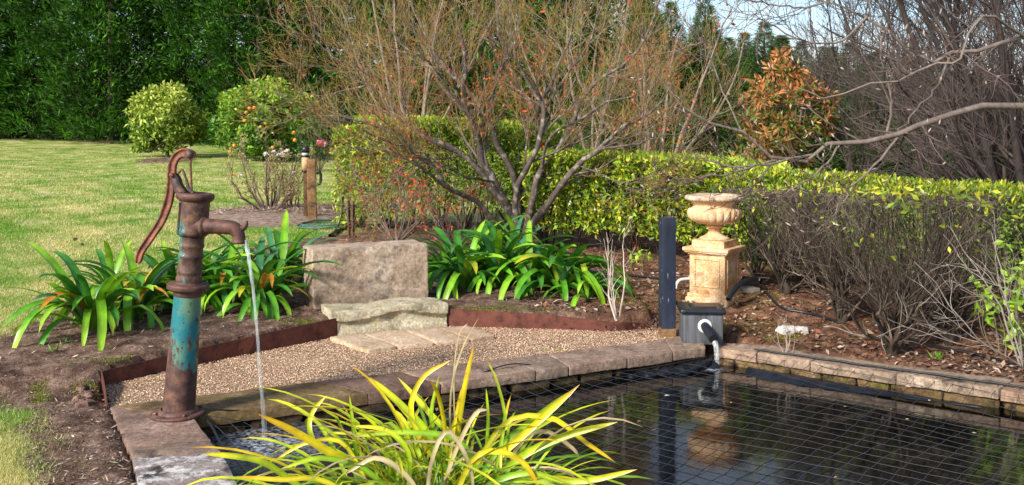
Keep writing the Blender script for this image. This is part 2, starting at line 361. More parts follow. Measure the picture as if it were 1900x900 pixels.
# falling water
t = NT('falling_water')
p_ = t.n('ShaderNodeBsdfPrincipled'); p_.inputs['Base Color'].default_value = (.82, .86, .86, 1); p_.inputs['Roughness'].default_value = .12; p_.inputs['IOR'].default_value = 1.33
tr = t.n('ShaderNodeBsdfTransparent'); ms = t.n('ShaderNodeMixShader'); nn_ = t.noise(30, 4, .6, (3, 3, .25)); t.l(t.mix(1, t.ramp(nn_, [(.35, .08), (.65, .55)]), t.attr(), 'MULTIPLY'), ms.inputs[0])
t.l(tr.outputs[0], ms.inputs[1]); t.l(p_.outputs[0], ms.inputs[2]); t.l(ms.outputs[0], t.out.inputs[0]); t.l(t.bump(nn_, .6, .01), p_.inputs['Normal']); M['fall'] = t.m

# ------------------------------------------------------------------ plan of the pond and the gravel court (metres)
OUT = np.array([(-.62, 2.0), (-2.04, 4.645), (1.36, 6.36), (1.80, 6.02), (2.82, 5.156), (4.9, 3.5), (4.9, 2.0)])
A_IN, B_IN = np.array((-1.56, 4.48)), np.array((1.30, 5.96))
INN = np.array([(-.24, 2.0), A_IN, B_IN, (1.546, 5.79), (2.65, 4.97), (4.66, 3.4), (4.66, 2.0)])
MID = (OUT + INN) / 2
GRA = np.array([G(*p)[:2] for p in ((203, 755), (189, 713), (330, 681), (480, 650), (625, 622), (729, 613), (833, 603), (857, 603), (1140, 612), (1215, 606), (1262, 606), (1300, 620))] + [(1.36, 6.36)])
def in_poly(x, y, P):
    c = np.zeros(np.shape(x), bool); j = len(P) - 1
    for i in range(len(P)):
        xi, yi, xj, yj = P[i, 0], P[i, 1], P[j, 0], P[j, 1]
        c ^= ((yi > y) != (yj > y)) & (x < (xj - xi) * (y - yi) / (yj - yi + 1e-12) + xi); j = i
    return c
def poly_dist(x, y, P, closed=True):
    d = np.full(np.shape(x), 1e9); n = len(P)
    for i in range(n if closed else n - 1):
        a, b = P[i], P[(i + 1) % n]; ab = b - a; t = np.clip(((x - a[0]) * ab[0] + (y - a[1]) * ab[1]) / (ab @ ab), 0, 1)
        d = np.minimum(d, np.hypot(x - a[0] - t * ab[0], y - a[1] - t * ab[1]))
    return d
def wob(x, y, f, s=0.): return np.sin(x * f + s) * np.cos(y * f * 1.13 - s * 2) + .5 * np.sin(x * f * 2.3 + y * f * 1.7 + s)
WATER_Z = -.110
def hgt(x, y, carve=True):
    x = np.asarray(x, float); y = np.asarray(y, float)
    sP = poly_dist(x, y, OUT); sG = poly_dist(x, y, GRA)
    base = -.035 + .15 * sm(sP / 1.3); base = np.where((x < -1.2) & (y < 4.9), -.055 + .12 * sm(sP / 1.5), base)
    left = x < 1.0
    bump = np.where(left, .105 * np.exp(-np.clip(sG - .1, 0, 9) ** 2 / .5) * sm((y - 4.75) / .5), 0)
    h = np.maximum(base, bump) + .006 * wob(x, y, 5.) * sm(sP / .3)
    yy = np.maximum(0, y - 7)
    h = h + .026 * yy + np.where(yy > 0, -.0009 * np.clip(x, -60, 3) * yy, 0) + .02 * wob(x, y, .8) * sm(yy / 3)
    h = h + .055 * np.exp(-((x - 1.6) ** 2 + (y - 7.05) ** 2) / .32)
    h = h - .25 * sm((x - 6) / 20) * sm((y - 8) / 10)
    if carve:
        h = np.where(in_poly(x, y, GRA) | (sG < .035), -.035, h); h = np.where(in_poly(x, y, OUT) , np.minimum(h, -.05), h); h = np.where(in_poly(x, y, OUT) & (poly_dist(x, y, MID) < .10) | in_poly(x, y, MID), -.09, h); h = np.where(in_poly(x, y, MID) & (poly_dist(x, y, MID) > .04), -.8, h)
    return h
def on(px, py):
    """where the line of sight through a photo pixel meets the ground"""
    Y = np.linspace(3, 60, 3000); z = ZC - (py - HZ) * Y / F; x = (px - 950) * Y / F
    hit = np.nonzero(z < hgt(x, Y, False))[0]; i = hit[0] if len(hit) else len(Y) - 1
    return np.array([x[i], Y[i], float(hgt(x[i], Y[i], False))])
BED = np.array([on(*p)[:2] for p in ((62, 899), (48, 830), (24, 775), (-90, 730), (-90, 650), (40, 603), (180, 548), (330, 492), (520, 452), (590, 440), (640, 425), (700, 415))] +
               [(-1.9, 10.6), (-2.3, 12.0), (1, 11.6), (6, 9.6), (14, 8.2), (14, 1), (-1.3, 1)])
MOUND = on(520, 400)[:2]
def bedmask(x, y):
    """1 on bare bed, 0 on lawn"""
    xx = x + .05 * wob(x, y, 9, 1) ; yy = y + .06 * wob(x, y, 7, 2)
    d = poly_dist(xx, yy, BED); i = in_poly(xx, yy, BED); m = sm(.5 + np.where(i, d, -d) / .34)
    m = np.clip(m, .0, 1); e = np.hypot((xx - MOUND[0]) / 1.05, (yy - MOUND[1]) / 1.25); m = np.maximum(m, sm((1.25 - e) / .2))
    m = np.maximum(m, sm((y - (31.2 - .05 * x)) / .6) * (x < 5))           # strip under the conifers
    c = on(312, 300); m = np.maximum(m, sm((1.1 - np.hypot((x - c[0]) / .8, (y - c[1]) / 1.1)) / .4)); return m

# ground: one sheet to the horizon
def axis(lo, hi, step, far0, far1, g=1.10):
    a = list(np.arange(lo, hi, step)); s = step
    while a[-1] < far1: s *= g; a.append(a[-1] + s)
    s = step; b = []
    x = lo
    while x > far0: s *= g; x -= s; b.append(x)
    return np.array(b[::-1] + a)
gx = axis(-3.6, 4.6, .035, -300, 300, 1.07); gy = axis(2.4, 9.2, .035, -60, 500, 1.05)
X, Yg = np.meshgrid(gx, gy, indexing='ij'); Z = hgt(X, Yg)
fine = sm((12 - Yg) / 3) * (Z > -.5); bm = bedmask(X, Yg)
Z = Z + fine * (.006 * wob(X, Yg, 23, 1) + .004 * wob(X, Yg, 51, 4)) * bm * (~in_poly(X, Yg, GRA))
e = np.hypot((X - MOUND[0]) / 1.0, (Yg - MOUND[1]) / 1.2); Z = Z + .07 * sm((1.1 - e) / .7)
c3 = on(312, 300); Z = Z + .10 * sm(1 - np.hypot((X - c3[0]) / 1.2, (Yg - c3[1]) / 1.8))
def gz(x, y):
    """height of the finished ground sheet at a point"""
    e = np.hypot((x - MOUND[0]) / 1.0, (y - MOUND[1]) / 1.2)
    return hgt(x, y) + .07 * sm((1.1 - e) / .7) + .10 * sm(1 - np.hypot((x - c3[0]) / 1.2, (y - c3[1]) / 1.8))
mulch = sm((1.25 - e) / .2)                                                # dry straw round the rose
wd = sm((X - 0.2) / .8) * bm * sm((Yg - 5) / 1)                            # leaf-strewn red-brown bed right of the seat
t = NT('ground')
at = t.n('ShaderNodeSeparateColor'); t.l(t.attr(), at.inputs[0])
ng = t.noise(1.7, 9, .68); grass = t.ramp(ng, [(.34, (.10, .20, .02)), (.44, (.20, .30, .04)), (.53, (.38, .39, .11)), (.64, (.62, .54, .29))])
grass = t.mix(1, grass, t.ramp(t.noise(60, 4, .7), [(.3, .62), (.7, 1.35)]), 'MULTIPLY')
soil = t.ramp(t.noise(7, 8, .72), [(.32, (.04, .023, .017)), (.46, (.13, .075, .052)), (.58, (.26, .165, .12)), (.70, (.42, .31, .23))])
soil = t.mix(1, soil, t.ramp(t.noise(90, 4, .75, w=3), [(.3, .45), (.7, 1.6)]), 'MULTIPLY')
soil = t.mix(t.ramp(t.noise(3.2, 8, .75, w=6), [(.58, 0.), (.66, 1.)]), soil, (.10, .10, .018))
red = t.mix(1, soil, (1.0, .80, .66), 'MULTIPLY'); soil = t.mix(at.outputs[2], soil, red)
straw = t.ramp(t.noise(16, 8, .75), [(.35, (.12, .075, .055)), (.5, (.30, .21, .155)), (.7, (.50, .40, .32))])
soil = t.mix(at.outputs[1], soil, straw)
edge = t.math('ADD', at.outputs[0], t.math('MULTIPLY_ADD', t.noise(9, 8, .75, w=11), 1.5, -.75)); kk = t.ramp(edge, [(.44, 0.), (.56, 1.)])
t.bsdf(t.mix(kk, grass, soil), .92, t.bump(t.noise(55, 6, .75, w=2), .8, .02), spec=.15); M['ground'] = t.m
mb = MB(); P = np.stack([X, Yg, Z], 2); grid(P.transpose(0, 1, 2), mb, np.zeros((1, 3)))
mb.c = [np.stack([bm, mulch, wd], 2).reshape(-1, 3)]
o = mb.obj('ground', M['ground']); tag(o, kind='structure')
# flip check: make normals point up
if o.data.polygons[0].normal.z < 0: o.data.flip_normals()

# ------------------------------------------------------------------ lawn blades
def blades(N, ymin, ymax, seed):
    rg = np.random.default_rng(seed); py = rg.uniform(HZ + F * .9 / ymax, HZ + F * 1.35 / ymin, N * 3); px = rg.uniform(-60, 720, N * 3)
    Y = F * (ZC - .15) / (py - HZ); Y *= rg.uniform(.97, 1.03, len(Y)); x = (px - 950) * Y / F; Y = np.clip(Y, ymin, 28)
    return x, Y
x, y = blades(120000, 3.4, 26, 3); k = bedmask(x, y) < .40 + .58 * rng.random(len(x)) ** 1.6; x, y = x[k], y[k]
k = ~in_poly(x, y, OUT); x, y = x[k], y[k]
z = gz(x, y); N = len(x); sc = np.clip(y / 8, .6, 2.2); patch = np.clip(.52 + .22 * sm((12 - y) / 5) + .42 * wob(x, y * .6, 1.7, 3) + .35 * wob(x, y, 4.7, 1) + rng.normal(size=N) * .28, 0, 1)
c = (1 - patch)[:, None] * np.array([.13, .33, .025]) + patch[:, None] * np.array([.66, .58, .27]); c = np.clip(c * (1 + rng.normal(size=(N, 1)) * .2), .01, 1)
ht = rng.uniform(.014, .042, N) * np.clip(sc, .8, 1.4); an = rng.uniform(0, 6.28, N); ww = .0032 * sc
b = np.stack([x, y, z - .004], 1); s = np.stack([np.cos(an), np.sin(an), 0 * an], 1) * ww[:, None]
lean = rng.normal(size=(N, 3)) * .7; lean[:, 2] = 1; tip = b + nrm(lean) * ht[:, None]
mb = MB(); mb.add(np.stack([b - s, b + s, tip], 1).reshape(-1, 3), tris=np.arange(3 * N).reshape(-1, 3), col=np.repeat(c, 3, 0))
tag(mb.obj('lawn_grass', M['grass'], smooth=False), 'short green and straw-coloured lawn grass behind the garden beds', 'grass', kind='stuff')

# ------------------------------------------------------------------ gravel court
t = NT('gravel'); v = t.vor(95); c = t.ramp(v.outputs['Color'], [(.1, (.26, .14, .07)), (.4, (.50, .31, .17)), (.7, (.66, .45, .28)), (.95, (.78, .60, .42))])
c = t.mix(1, c, t.ramp(t.noise(2, 4), [(.3, .8), (.7, 1.12)]), 'MULTIPLY'); c = t.mix(1, c, t.ramp(v.outputs['Distance'], [(.1, 1.), (.7, .35)]), 'MULTIPLY')
t.bsdf(c, .9, t.bump(v.outputs['Distance'], -.8, .01), spec=.2); M['gravel'] = t.m
gxs = np.arange(-2.4, 1.6, .05); gys = np.arange(4.4, 6.9, .05); GX, GY = np.meshgrid(gxs, gys, indexing='ij')
mb = MB(); cen = in_poly(GX, GY, GRA) | (poly_dist(GX, GY, GRA) < .03)
idx = -np.ones(GX.shape, int); vs = []; qs = []
for i in range(len(gxs) - 1):
    for j in range(len(gys) - 1):
        if cen[i, j] and cen[i + 1, j] and cen[i + 1, j + 1] and cen[i, j + 1]:
            f = []
            for a, b2 in ((i, j), (i + 1, j), (i + 1, j + 1), (i, j + 1)):
                if idx[a, b2] < 0: idx[a, b2] = len(vs); vs.append((gxs[a], gys[b2], -.010 + .004 * math.sin(a * .7) * math.cos(b2 * .9)))
                f.append(idx[a, b2])
            qs.append(f)
mb.add(vs, quads=qs); tag(mb.obj('gravel_path', M['gravel']), kind='structure')
# loose pebbles
N = 60000; x = rng.uniform(-2.4, 1.5, N); y = rng.uniform(4.5, 6.8, N); k = in_poly(x, y, GRA) & (poly_dist(x, y, GRA) > .008); x, y = x[k], y[k]; N = len(x)
octv = np.array([(1, 0, 0), (-.5, .87, 0), (-.5, -.87, 0), (0, 0, .8), (0, 0, -.8)]); octf = np.array([(0, 1, 3), (1, 2, 3), (2, 0, 3)])
r = rng.uniform(.0022, .0052, N)[:, None, None]; an = rng.uniform(0, 6.28, N); ca, sa = np.cos(an)[:, None], np.sin(an)[:, None]
V = octv[None] * r * rng.uniform(.6, 1.3, (N, 1, 3)); V = np.stack([V[:, :, 0] * ca - V[:, :, 1] * sa, V[:, :, 0] * sa + V[:, :, 1] * ca, V[:, :, 2]], 2)
V += np.stack([x, y, np.full(N, -.007)], 1)[:, None]
mb = MB(); mb.add(V.reshape(-1, 3), tris=(np.arange(N)[:, None, None] * 5 + octf[None]).reshape(-1, 3), col=np.repeat(pick([(.72, .47, .31), (.54, .31, .20), (.82, .63, .48), (.38, .23, .15), (.74, .48, .30)], N, .2), 5, 0))
tag(mb.obj('loose_gravel', M['pebble'], smooth=False), 'buff pink crushed gravel spread over the court by the pond', 'gravel', kind='stuff')

# ------------------------------------------------------------------ water and pond
t = NT('pond_water')
sp = t.n('ShaderNodeSeparateXYZ'); t.l(t.co, sp.inputs[0])
def dist_to(cx, cy):
    dx = t.math('SUBTRACT', sp.outputs[0], cx); dy = t.math('SUBTRACT', sp.outputs[1], cy)
    return t.math('SQRT', t.math('ADD', t.math('MULTIPLY', dx, dx), t.math('MULTIPLY', dy, dy)))
FA = (-1.20, 4.42); FB = (1.27, 5.83)
dA, dB = dist_to(*FA), dist_to(*FB)
ripA = t.math('MULTIPLY', t.math('SINE', t.math('MULTIPLY', dA, 95)), t.ramp(dA, [(.0, 1.), (.5, .15), (1., 0.)]))
ripB = t.math('MULTIPLY', t.math('SINE', t.math('MULTIPLY', dB, 110)), t.ramp(dB, [(.0, 1.), (.45, .12), (1., 0.)]))
chop = t.math('MULTIPLY', t.noise(26, 5, .6), t.ramp(dA, [(.05, 1.), (.5, .5), (.85, .05)]))
still = t.noise(7, 3, .5, (1, .35, 1))
hh = t.math('ADD', t.math('MULTIPLY', ripA, .10), t.math('MULTIPLY', ripB, .035)); hh = t.math('ADD', hh, t.math('MULTIPLY', chop, 1.5)); hh = t.math('ADD', hh, t.math('MULTIPLY', still, .12))
foam = t.math('MULTIPLY', t.ramp(dA, [(.02, 1.), (.15, .6), (.42, 0.)]), t.ramp(t.noise(38, 6, .7), [(.42, 0.), (.6, 1.)]))
foamB = t.math('MULTIPLY', t.ramp(dB, [(.01, 1.), (.045, .5), (.10, 0.)]), t.ramp(t.noise(60, 6, .7), [(.4, 0.), (.6, 1.)]))
fm = t.math('MAXIMUM', foam, foamB)
pb = t.n('ShaderNodeBsdfPrincipled'); t.l(t.mix(fm, (.0015, .002, .002), (.55, .6, .66)), pb.inputs['Base Color']); pb.inputs['IOR'].default_value = 1.68
t.l(t.ramp(fm, [(0, .035), (.5, .5)]), pb.inputs['Roughness']); t.l(t.bump(hh, .35, .012), pb.inputs['Normal']); t.l(pb.outputs[0], t.out.inputs[0]); M['water'] = t.m
mb = MB(); n = 24; gx2 = np.linspace(-2.1, 5, n); gy2 = np.linspace(1.9, 6.4, n)
Pm = MID.copy(); mb.add(np.column_stack([Pm, np.full(len(Pm), WATER_Z)]), tris=[(0, 1, 2), (0, 2, 3), (0, 3, 4), (0, 4, 5), (0, 5, 6)])
o = mb.obj('water', M['water'], smooth=False); tag(o, kind='structure')
if o.data.polygons[0].normal.z < 0: o.data.flip_normals()

# pond wall: coping stones and the stones of the wall under them, each a piece
pw = thing('pond_wall', 'low sandstone wall with flat coping stones round the dark netted pond', 'pond wall', (0, 0, 0))
def lerp2(a, b, t): return np.asarray(a) * (1 - t) + np.asarray(b) * t
ab_o0, ab_o1 = OUT[1], OUT[2]
def ab_t(px, py):
    p = G(px, py)[:2]; d = B_IN - A_IN; return float((p - A_IN) @ d / (d @ d))
gap = .004
def coping(q, zt, mat, seed, tint=(1, 1, 1), th=.062, n=(18, 7, 2)):
    c = np.mean(np.array(q), 0); q = [tuple(np.array(p) + (c - np.array(p)) / np.linalg.norm(c - np.array(p)) * gap) for p in q]
    mb = MB(); rock(mb, q, zt - th, zt, n, .006, .0055, 7, seed, tint); mb.obj('coping_stone', M[mat], pw)
# left leg, from the corner towards the viewer
lo, li = OUT[0], INN[0]
def left(px_o, py_o, px_i, py_i): return G(px_o, py_o)[:2], G(px_i, py_i)[:2]
lj = [(OUT[1], A_IN), (G(236, 829)[:2], G(392, 817)[:2]), (G(246, 850)[:2], G(410, 838)[:2]), (G(268, 960)[:2], G(470, 950)[:2]), (lerp2(OUT[1], OUT[0], .72), lerp2(A_IN, INN[0], .72)), (OUT[0], INN[0])]
mats = ['coping', 'coping', 'coping_white', 'coping', 'coping']
for i in range(5):
    (o0, i0), (o1, i1) = lj[i], lj[i + 1]
    if i == 0:      # the corner stone under the pump also fills the mitre
        i0 = A_IN + np.array((.06, .03)); o0 = OUT[1]
        q = [o1, i1, A_IN + np.array((.0, .0)), o0]
    else: q = [o1, i1, i0, o0]
    coping(q, .0 if i else .002, mats[i], i + 1, ((.95, .82, .78), (.85, .78, .74), (1, 1, 1), (1, .9, .85), (1, .95, .9))[i], .075)
ts = [-.0, ab_t(685, 731), ab_t(812, 707), ab_t(980, 681), ab_t(1040, 672), ab_t(1144, 657), ab_t(1228, 646), .985]
mm = ['coping_moss', 'coping', 'coping', 'coping', 'coping', 'coping', 'coping']; tt = [(.9, .85, .7), (.62, .5, .45), (.95, .85, .78), (.8, .75, .7), (1.05, .95, .88), (1, .92, .85), (.95, .88, .8)]
def aoi(t): return lerp2(OUT[1], OUT[2], t), lerp2(A_IN, B_IN, t)
for i in range(7):
    o0, i0 = aoi(ts[i]); o1, i1 = aoi(ts[i + 1]); coping([i0, i1, o1, o0], .0 + (-1) ** i * .002, mm[i], 20 + i, tt[i])
rj = [((1.36, 6.10), (1.335, 5.935)), (G(1434, 639)[:2], G(1404, 655)[:2]), (G(1539, 659)[:2], G(1502, 670)[:2]), (G(1701, 681)[:2], G(1662, 694)[:2]), (G(1881, 705)[:2], G(1854, 722)[:2]), (lerp2(OUT[4], OUT[5], .35), lerp2(INN[4], INN[5], .35)), (lerp2(OUT[4], OUT[5], .7), lerp2(INN[4], INN[5], .7)), (OUT[5], INN[5])]
for i in range(7):
    (o0, i0), (o1, i1) = rj[i], rj[i + 1]; coping([i0, i1, o1, o0], .004 * ((i % 2) - .5), 'coping', 40 + i, ((1.15, 1.05, .92), (1.08, 1.0, .9), (1.05, 1.0, .9), (1.1, 1.06, .96), (1.2, 1.02, .85), (1.2, 1.1, 1), (1.2, 1.1, 1))[i])
def course(a, b, z0, z1, nn, inw, seed, tint):
    a = np.array(a); b = np.array(b); d = (b - a) / np.linalg.norm(b - a); nv = np.array((-d[1], d[0])) * inw
    cuts = np.cumsum(np.r_[0, rng.uniform(.7, 1.3, nn)]); cuts /= cuts[-1]
    for i in range(nn):
        p, q = lerp2(a, b, cuts[i] + .004), lerp2(a, b, cuts[i + 1] - .004); off = rng.uniform(.012, .03)
        mb = MB(); rock(mb, [p + nv * off, q + nv * off, q + nv * (off + .14), p + nv * (off + .14)], z0, z1, (6, 2, 2), .012, .012, 11, seed + i, tuple(np.array(tint) * rng.uniform(.75, 1.25)))
        mb.obj('wall_stone', M['wall'], pw)
course(A_IN, B_IN, -.152, -.066, 13, 1, 60, (.4, .37, .3)); course(A_IN, B_IN, -.25, -.156, 11, 1, 90, (.4, .4, .35))
course(INN[3], INN[4], -.152, -.066, 6, 1, 120, (.8, .7, .55)); course(INN[4], INN[5], -.152, -.066, 9, 1, 130, (.8, .7, .55)); course(INN[3], INN[5], -.25, -.156, 12, 1, 140, (.9, .85, .8))
course(B_IN, INN[3], -.152, -.066, 2, 1, 150, (1.2, 1, .9)); course(INN[0], A_IN, -.17, -.079, 10, 1, 160, (.8, .7, .6)); course(INN[0], A_IN, -.27, -.175, 8, 1, 170, (.6, .6, .5))

# net: square mesh laid on the diagonal, floating just above the water and lifted to the coping
PULL = G(942, 692, -.03)[:2]
NB = np.array([(.0, 2.0), A_IN + np.array((.05, .02)), G(600, 768, -.09)[:2], G(780, 745, -.09)[:2], PULL, G(1060, 700, -.10)[:2], G(1180, 692, -.1)[:2], B_IN + np.array((-.05, -.07)), INN[3] + np.array((.05, .05)), INN[4] + np.array((.06, .05)), INN[5] + np.array((.05, .05)), (4.66, 2.0)])
def netz(x, y):
    base = -.084 + .005 * wob(x, y, 3.1) ; dr = poly_dist(x, y, np.array([NB[8], NB[9], NB[10]]), False); base = base + (.012 + .084) * np.clip(1 - dr / .34, 0, 1) ** 1.2
    dp = np.hypot(x - PULL[0], y - PULL[1]); base = base + .10 * np.clip(1 - dp / .4, 0, 1) ** 1.5
    da = np.hypot(x - NB[1][0], y - NB[1][1]); base = base + .085 * np.clip(1 - da / .3, 0, 1)
    dl = poly_dist(x, y, np.array([NB[0], NB[1]]), False); base = base + .03 * np.clip(1 - dl / .15, 0, 1)
    db = np.hypot(x - B_IN[0], y - B_IN[1]); return base + .04 * np.clip(1 - db / .3, 0, 1)
mb = MB(); cell = .098
for fam, ang in ((0, 48), (1, -41)):
    d = np.array([math.cos(R(ang)), math.sin(R(ang))]); nn2 = np.array([-d[1], d[0]])
    for kx in range(-90, 110):
        off = kx * cell; tpar = np.arange(-3, 7.5, .049); ctr = np.array([1.3, 3.8])
        zig = .003 * np.where((np.arange(len(tpar)) // 2 + kx) % 2 == 0, 1, -1)
        pts = ctr + tpar[:, None] * d + np.stack([.035 * np.sin(tpar * 2.1 + off * 3), .05 * np.sin(tpar * 1.3 - off * 2.3 + 1)], 1) + (off + .022 * np.sin(tpar * 1.7 + kx * .13) + .014 * np.sin(tpar * 5.3 + kx * .9) + zig)[:, None] * nn2
        ins = in_poly(pts[:, 0], pts[:, 1], NB) & (pts[:, 1] > 2.7) & (pts[:, 0] < 4.3)
        i = 0
        while i < len(ins):
            if ins[i]:
                j = i
                while j + 1 < len(ins) and ins[j + 1]: j += 1
                if j - i >= 2:
                    p = pts[i:j + 1]; tubes(mb, np.column_stack([p, netz(p[:, 0], p[:, 1])]), .0017, 3)
                i = j + 1
            else: i += 1
net = thing('pond_net', 'dark diamond-mesh net stretched over the pond water', 'net')
mb.obj('mesh', M['net'], net)
mb = MB(); e2 = NB[1:8]; pp = resample(np.column_stack([e2, netz(e2[:, 0], e2[:, 1]) + .004]), 90); tubes(mb, pp, .004, 5); mb.obj('edge_cord', M['rope'], net)
mb = MB(); e3 = np.array([np.r_[INN[3] + np.array((.00, .05)), .012], np.r_[lerp2(INN[3], INN[4], .5) + np.array((.045, .045)), .010], np.r_[INN[4] + np.array((.05, .045)), .012], np.r_[INN[5] + np.array((.05, .05)), .012]])
pp = resample(e3, 60); pp[:, 2] += .002 * np.sin(np.arange(60)); tubes(mb, pp, .0065, 6); mb.obj('edge_rope', M['rope'], net)
mb = MB(); e4 = np.array([np.r_[NB[0], -.05], np.r_[lerp2(NB[0], NB[1], .5), -.055], np.r_[NB[1], -.02]]); pp = resample(e4, 40); pp[:, 0] += .01 * np.sin(np.arange(40) * .7); tubes(mb, pp, .007, 6); mb.obj('edge_rope', M['rope'], net)

N = 46; x = rng.uniform(-1.2, 3.6, N); y = rng.uniform(3.3, 5.9, N); k_ = in_poly(x, y, NB); x, y = x[k_], y[k_]; N = len(x); D = rng.normal(size=(N, 3)); D[:, 2] *= .15; sz = rng.uniform(.018, .04, N); up = np.zeros((N, 3)); up[:, 2] = 1
mb = MB(); leaves(mb, np.stack([x, y, netz(x, y) + .004], 1), D, sz, sz * .5, pick([(.30, .17, .08), (.42, .30, .2), (.5, .42, .33), (.4, .36, .06)], N, .2), .15, Nn=up); tag(mb.obj('floating_leaves', M['litter'], smooth=False), 'a few small fallen leaves caught on the pond net', 'leaf litter', kind='stuff')
# pond liner showing in folds
def fold_strip(name, pa, za, pb_, zb, bulge, k=60, m=9, seed=0, wr=.012):
    rg = np.random.default_rng(seed); g = []
    A = resample(np.column_stack([np.array(pa), za]), k); B = resample(np.column_stack([np.array(pb_), zb]), k)
    ph = rg.uniform(0, 6, 4)
    for i in range(k):
        row = []
        for j in range(m):
            u = j / (m - 1); p = A[i] * (1 - u) + B[i] * u; t_ = i / k
            p = p + np.array([0, 0, bulge * math.sin(math.pi * u) + wr * math.sin(t_ * 40 + ph[0] + 3 * u) * math.sin(math.pi * u) + wr * .6 * math.sin(t_ * 95 + ph[1] - 2 * u)])
            row.append(p)
        g.append(row)
    mb = MB(); grid(np.array(g), mb); return mb
liner = thing('pond_liner', 'blue-black rubber pond liner bulging in folds under the far coping', 'pond liner')
r0, r1 = lerp2(INN[3], INN[4], -.02), lerp2(INN[3], INN[4], .98)
nvr = np.array([-.6, -.8])
fold_strip('liner', [r0 + nvr * .03, lerp2(r0, r1, .3) + nvr * .03, lerp2(r0, r1, .6) + nvr * .02, r1 + nvr * .01], [-.088, -.092, -.108, -.13], [r0 + nvr * .16, lerp2(r0, r1, .3) + nvr * .22, lerp2(r0, r1, .6) + nvr * .13, r1 + nvr * .03], [-.14, -.145, -.14, -.14], .028, seed=2, wr=.004).obj('fold', M['liner'], liner)
l0, l1 = lerp2(A_IN, B_IN, .76), lerp2(A_IN, B_IN, 1.0); nva = np.array([.46, -.89])
fold_strip('liner', [l0 + nva * .0, lerp2(l0, l1, .5) + nva * .0, l1 + nva * .0], [-.12, -.095, -.08], [l0 + nva * .05, lerp2(l0, l1, .5) + nva * .13, l1 + nva * .15], [-.14, -.14, -.14], .02, seed=3, wr=.013).obj('fold', M['liner'], liner)
mb = MB(); tubes(mb, resample([np.r_[l1 + nva * .02, -.05], np.r_[lerp2(l0, l1, .8) + nva * .10, -.075], np.r_[lerp2(l0, l1, .5) + nva * .15, -.115], np.r_[lerp2(l0, l1, .2) + nva * .12, -.13]], 40), .011, 8); mb.obj('edge', M['liner'], liner)
fp = [np.r_[PULL + np.array((0, .02)), -.05], np.r_[PULL + np.array((-.02, -.05)), -.07], np.r_[PULL + np.array((-.13, -.14)), -.10], np.r_[PULL + np.array((-.30, -.22)), -.12]]
fc = resample(fp, 20); g = [[p + np.array([-.018, .012, .010]) , p + np.array([-.008, .004, .02]), p + np.array([.008, -.004, .016]), p + np.array([.018, -.012, -.004])] for p in fc]
mb = MB(); grid(np.array(g), mb); mb.obj('flap', M['liner'], liner)
# ------------------------------------------------------------------ steel edging
def edging(pts, tops, bots, name, label, seed):
    mb = MB(); P = resample(np.array([np.r_[p, 0] for p in pts]), 60)[:, :2]; tt_ = np.linspace(0, len(pts) - 1, 60); zt = np.interp(tt_, range(len(pts)), tops); zb = np.interp(tt_, range(len(pts)), bots)
    T = nrm(np.gradient(P, axis=0)); N2 = np.stack([-T[:, 1], T[:, 0]], 1) * .0022
    g = np.stack([np.column_stack([P - N2, zb]), np.column_stack([P - N2, zt]), np.column_stack([P + N2, zt]), np.column_stack([P + N2, zb])], 1)
    grid(g, mb, closed=False); o = mb.obj(name, M['corten'], smooth=False); tag(o, label, 'garden edging', 'rusted steel edging strips'); return o
E1 = [G(189, 713)[:2], G(330, 681)[:2], G(480, 650)[:2], G(626, 622)[:2]]
edging(E1, [.072, .082, .10, .120], [-.06] * 4, 'steel_edging', 'long rust-brown steel edging strip holding back soil left of the stone seat', 1)
edging([G(203, 757)[:2] + np.array((-.01, .0)), G(194, 733)[:2], G(188.5, 713)[:2]], [.012, .055, .072], [-.06] * 3, 'steel_edging', 'short rust-brown edging return meeting the corner coping stone beside the pump', 2)
edging([G(833, 603)[:2], G(856, 604)[:2], G(1000, 608)[:2], G(1140, 612)[:2], G(1195, 608)[:2]], [.122, .120, .098, .055, .035], [-.06] * 5, 'steel_edging', 'rust-brown steel edging strip right of the stone seat, below the leafy clumps', 3)

# ------------------------------------------------------------------ stone seat and paving
def chip(p):
    q = p.copy(); c = (p[:, 2] < -.06) & (p[:, 0] < -.20); a = np.clip((-.20 - p[:, 0]) / .2, 0, 1) * np.clip((-.06 - p[:, 2]) / .12, 0, 1); q[:, 1] += .07 * a * (p[:, 1] < 0); q[:, 0] += .03 * a
    # the slanting ledge cut across the front face
    led = -.02 - .12 * (p[:, 0] + .42); q[:, 1] += np.where((p[:, 1] < 0), .012 * sm((p[:, 2] - led) / .015), 0); return q
bp0, bp1 = W(581, 560, 6.58)[:2], W(795, 556, 6.96)[:2]; dv = (bp1 - bp0) / np.linalg.norm(bp1 - bp0); nv = np.array((-dv[1], dv[0]))
mb = MB(); rock(mb, [bp0, bp1, bp1 + nv * .34, bp0 + nv * .34], .09, .55, (54, 12, 32), .006, .0065, 7, 3, warp=chip)
tag(mb.obj('stone_block', M['block']), 'large squared sandstone block standing upright behind the low rough stone', 'stone block')
sp0, sp1 = W(612, 620, 6.28)[:2], W(832, 604, 6.62)[:2]; dv2 = (sp1 - sp0) / np.linalg.norm(sp1 - sp0); nv2_ = np.array((-dv2[1], dv2[0]))
def under(p):
    q = p.copy(); f = (p[:, 1] < -.05).astype(float); lip = .045 + .02 * np.sin(p[:, 0] * 9 + 1)
    q[:, 1] += f * (.028 * sm((lip - p[:, 2]) / .02) - .030 * sm((.0 - p[:, 2]) / .07) + .008 * np.sin(p[:, 0] * 23 + p[:, 2] * 30) * sm((lip - p[:, 2]) / .03))
    q[:, 2] += np.where(p[:, 2] > 0.05, .010 * np.sin(p[:, 0] * 9), 0); return q
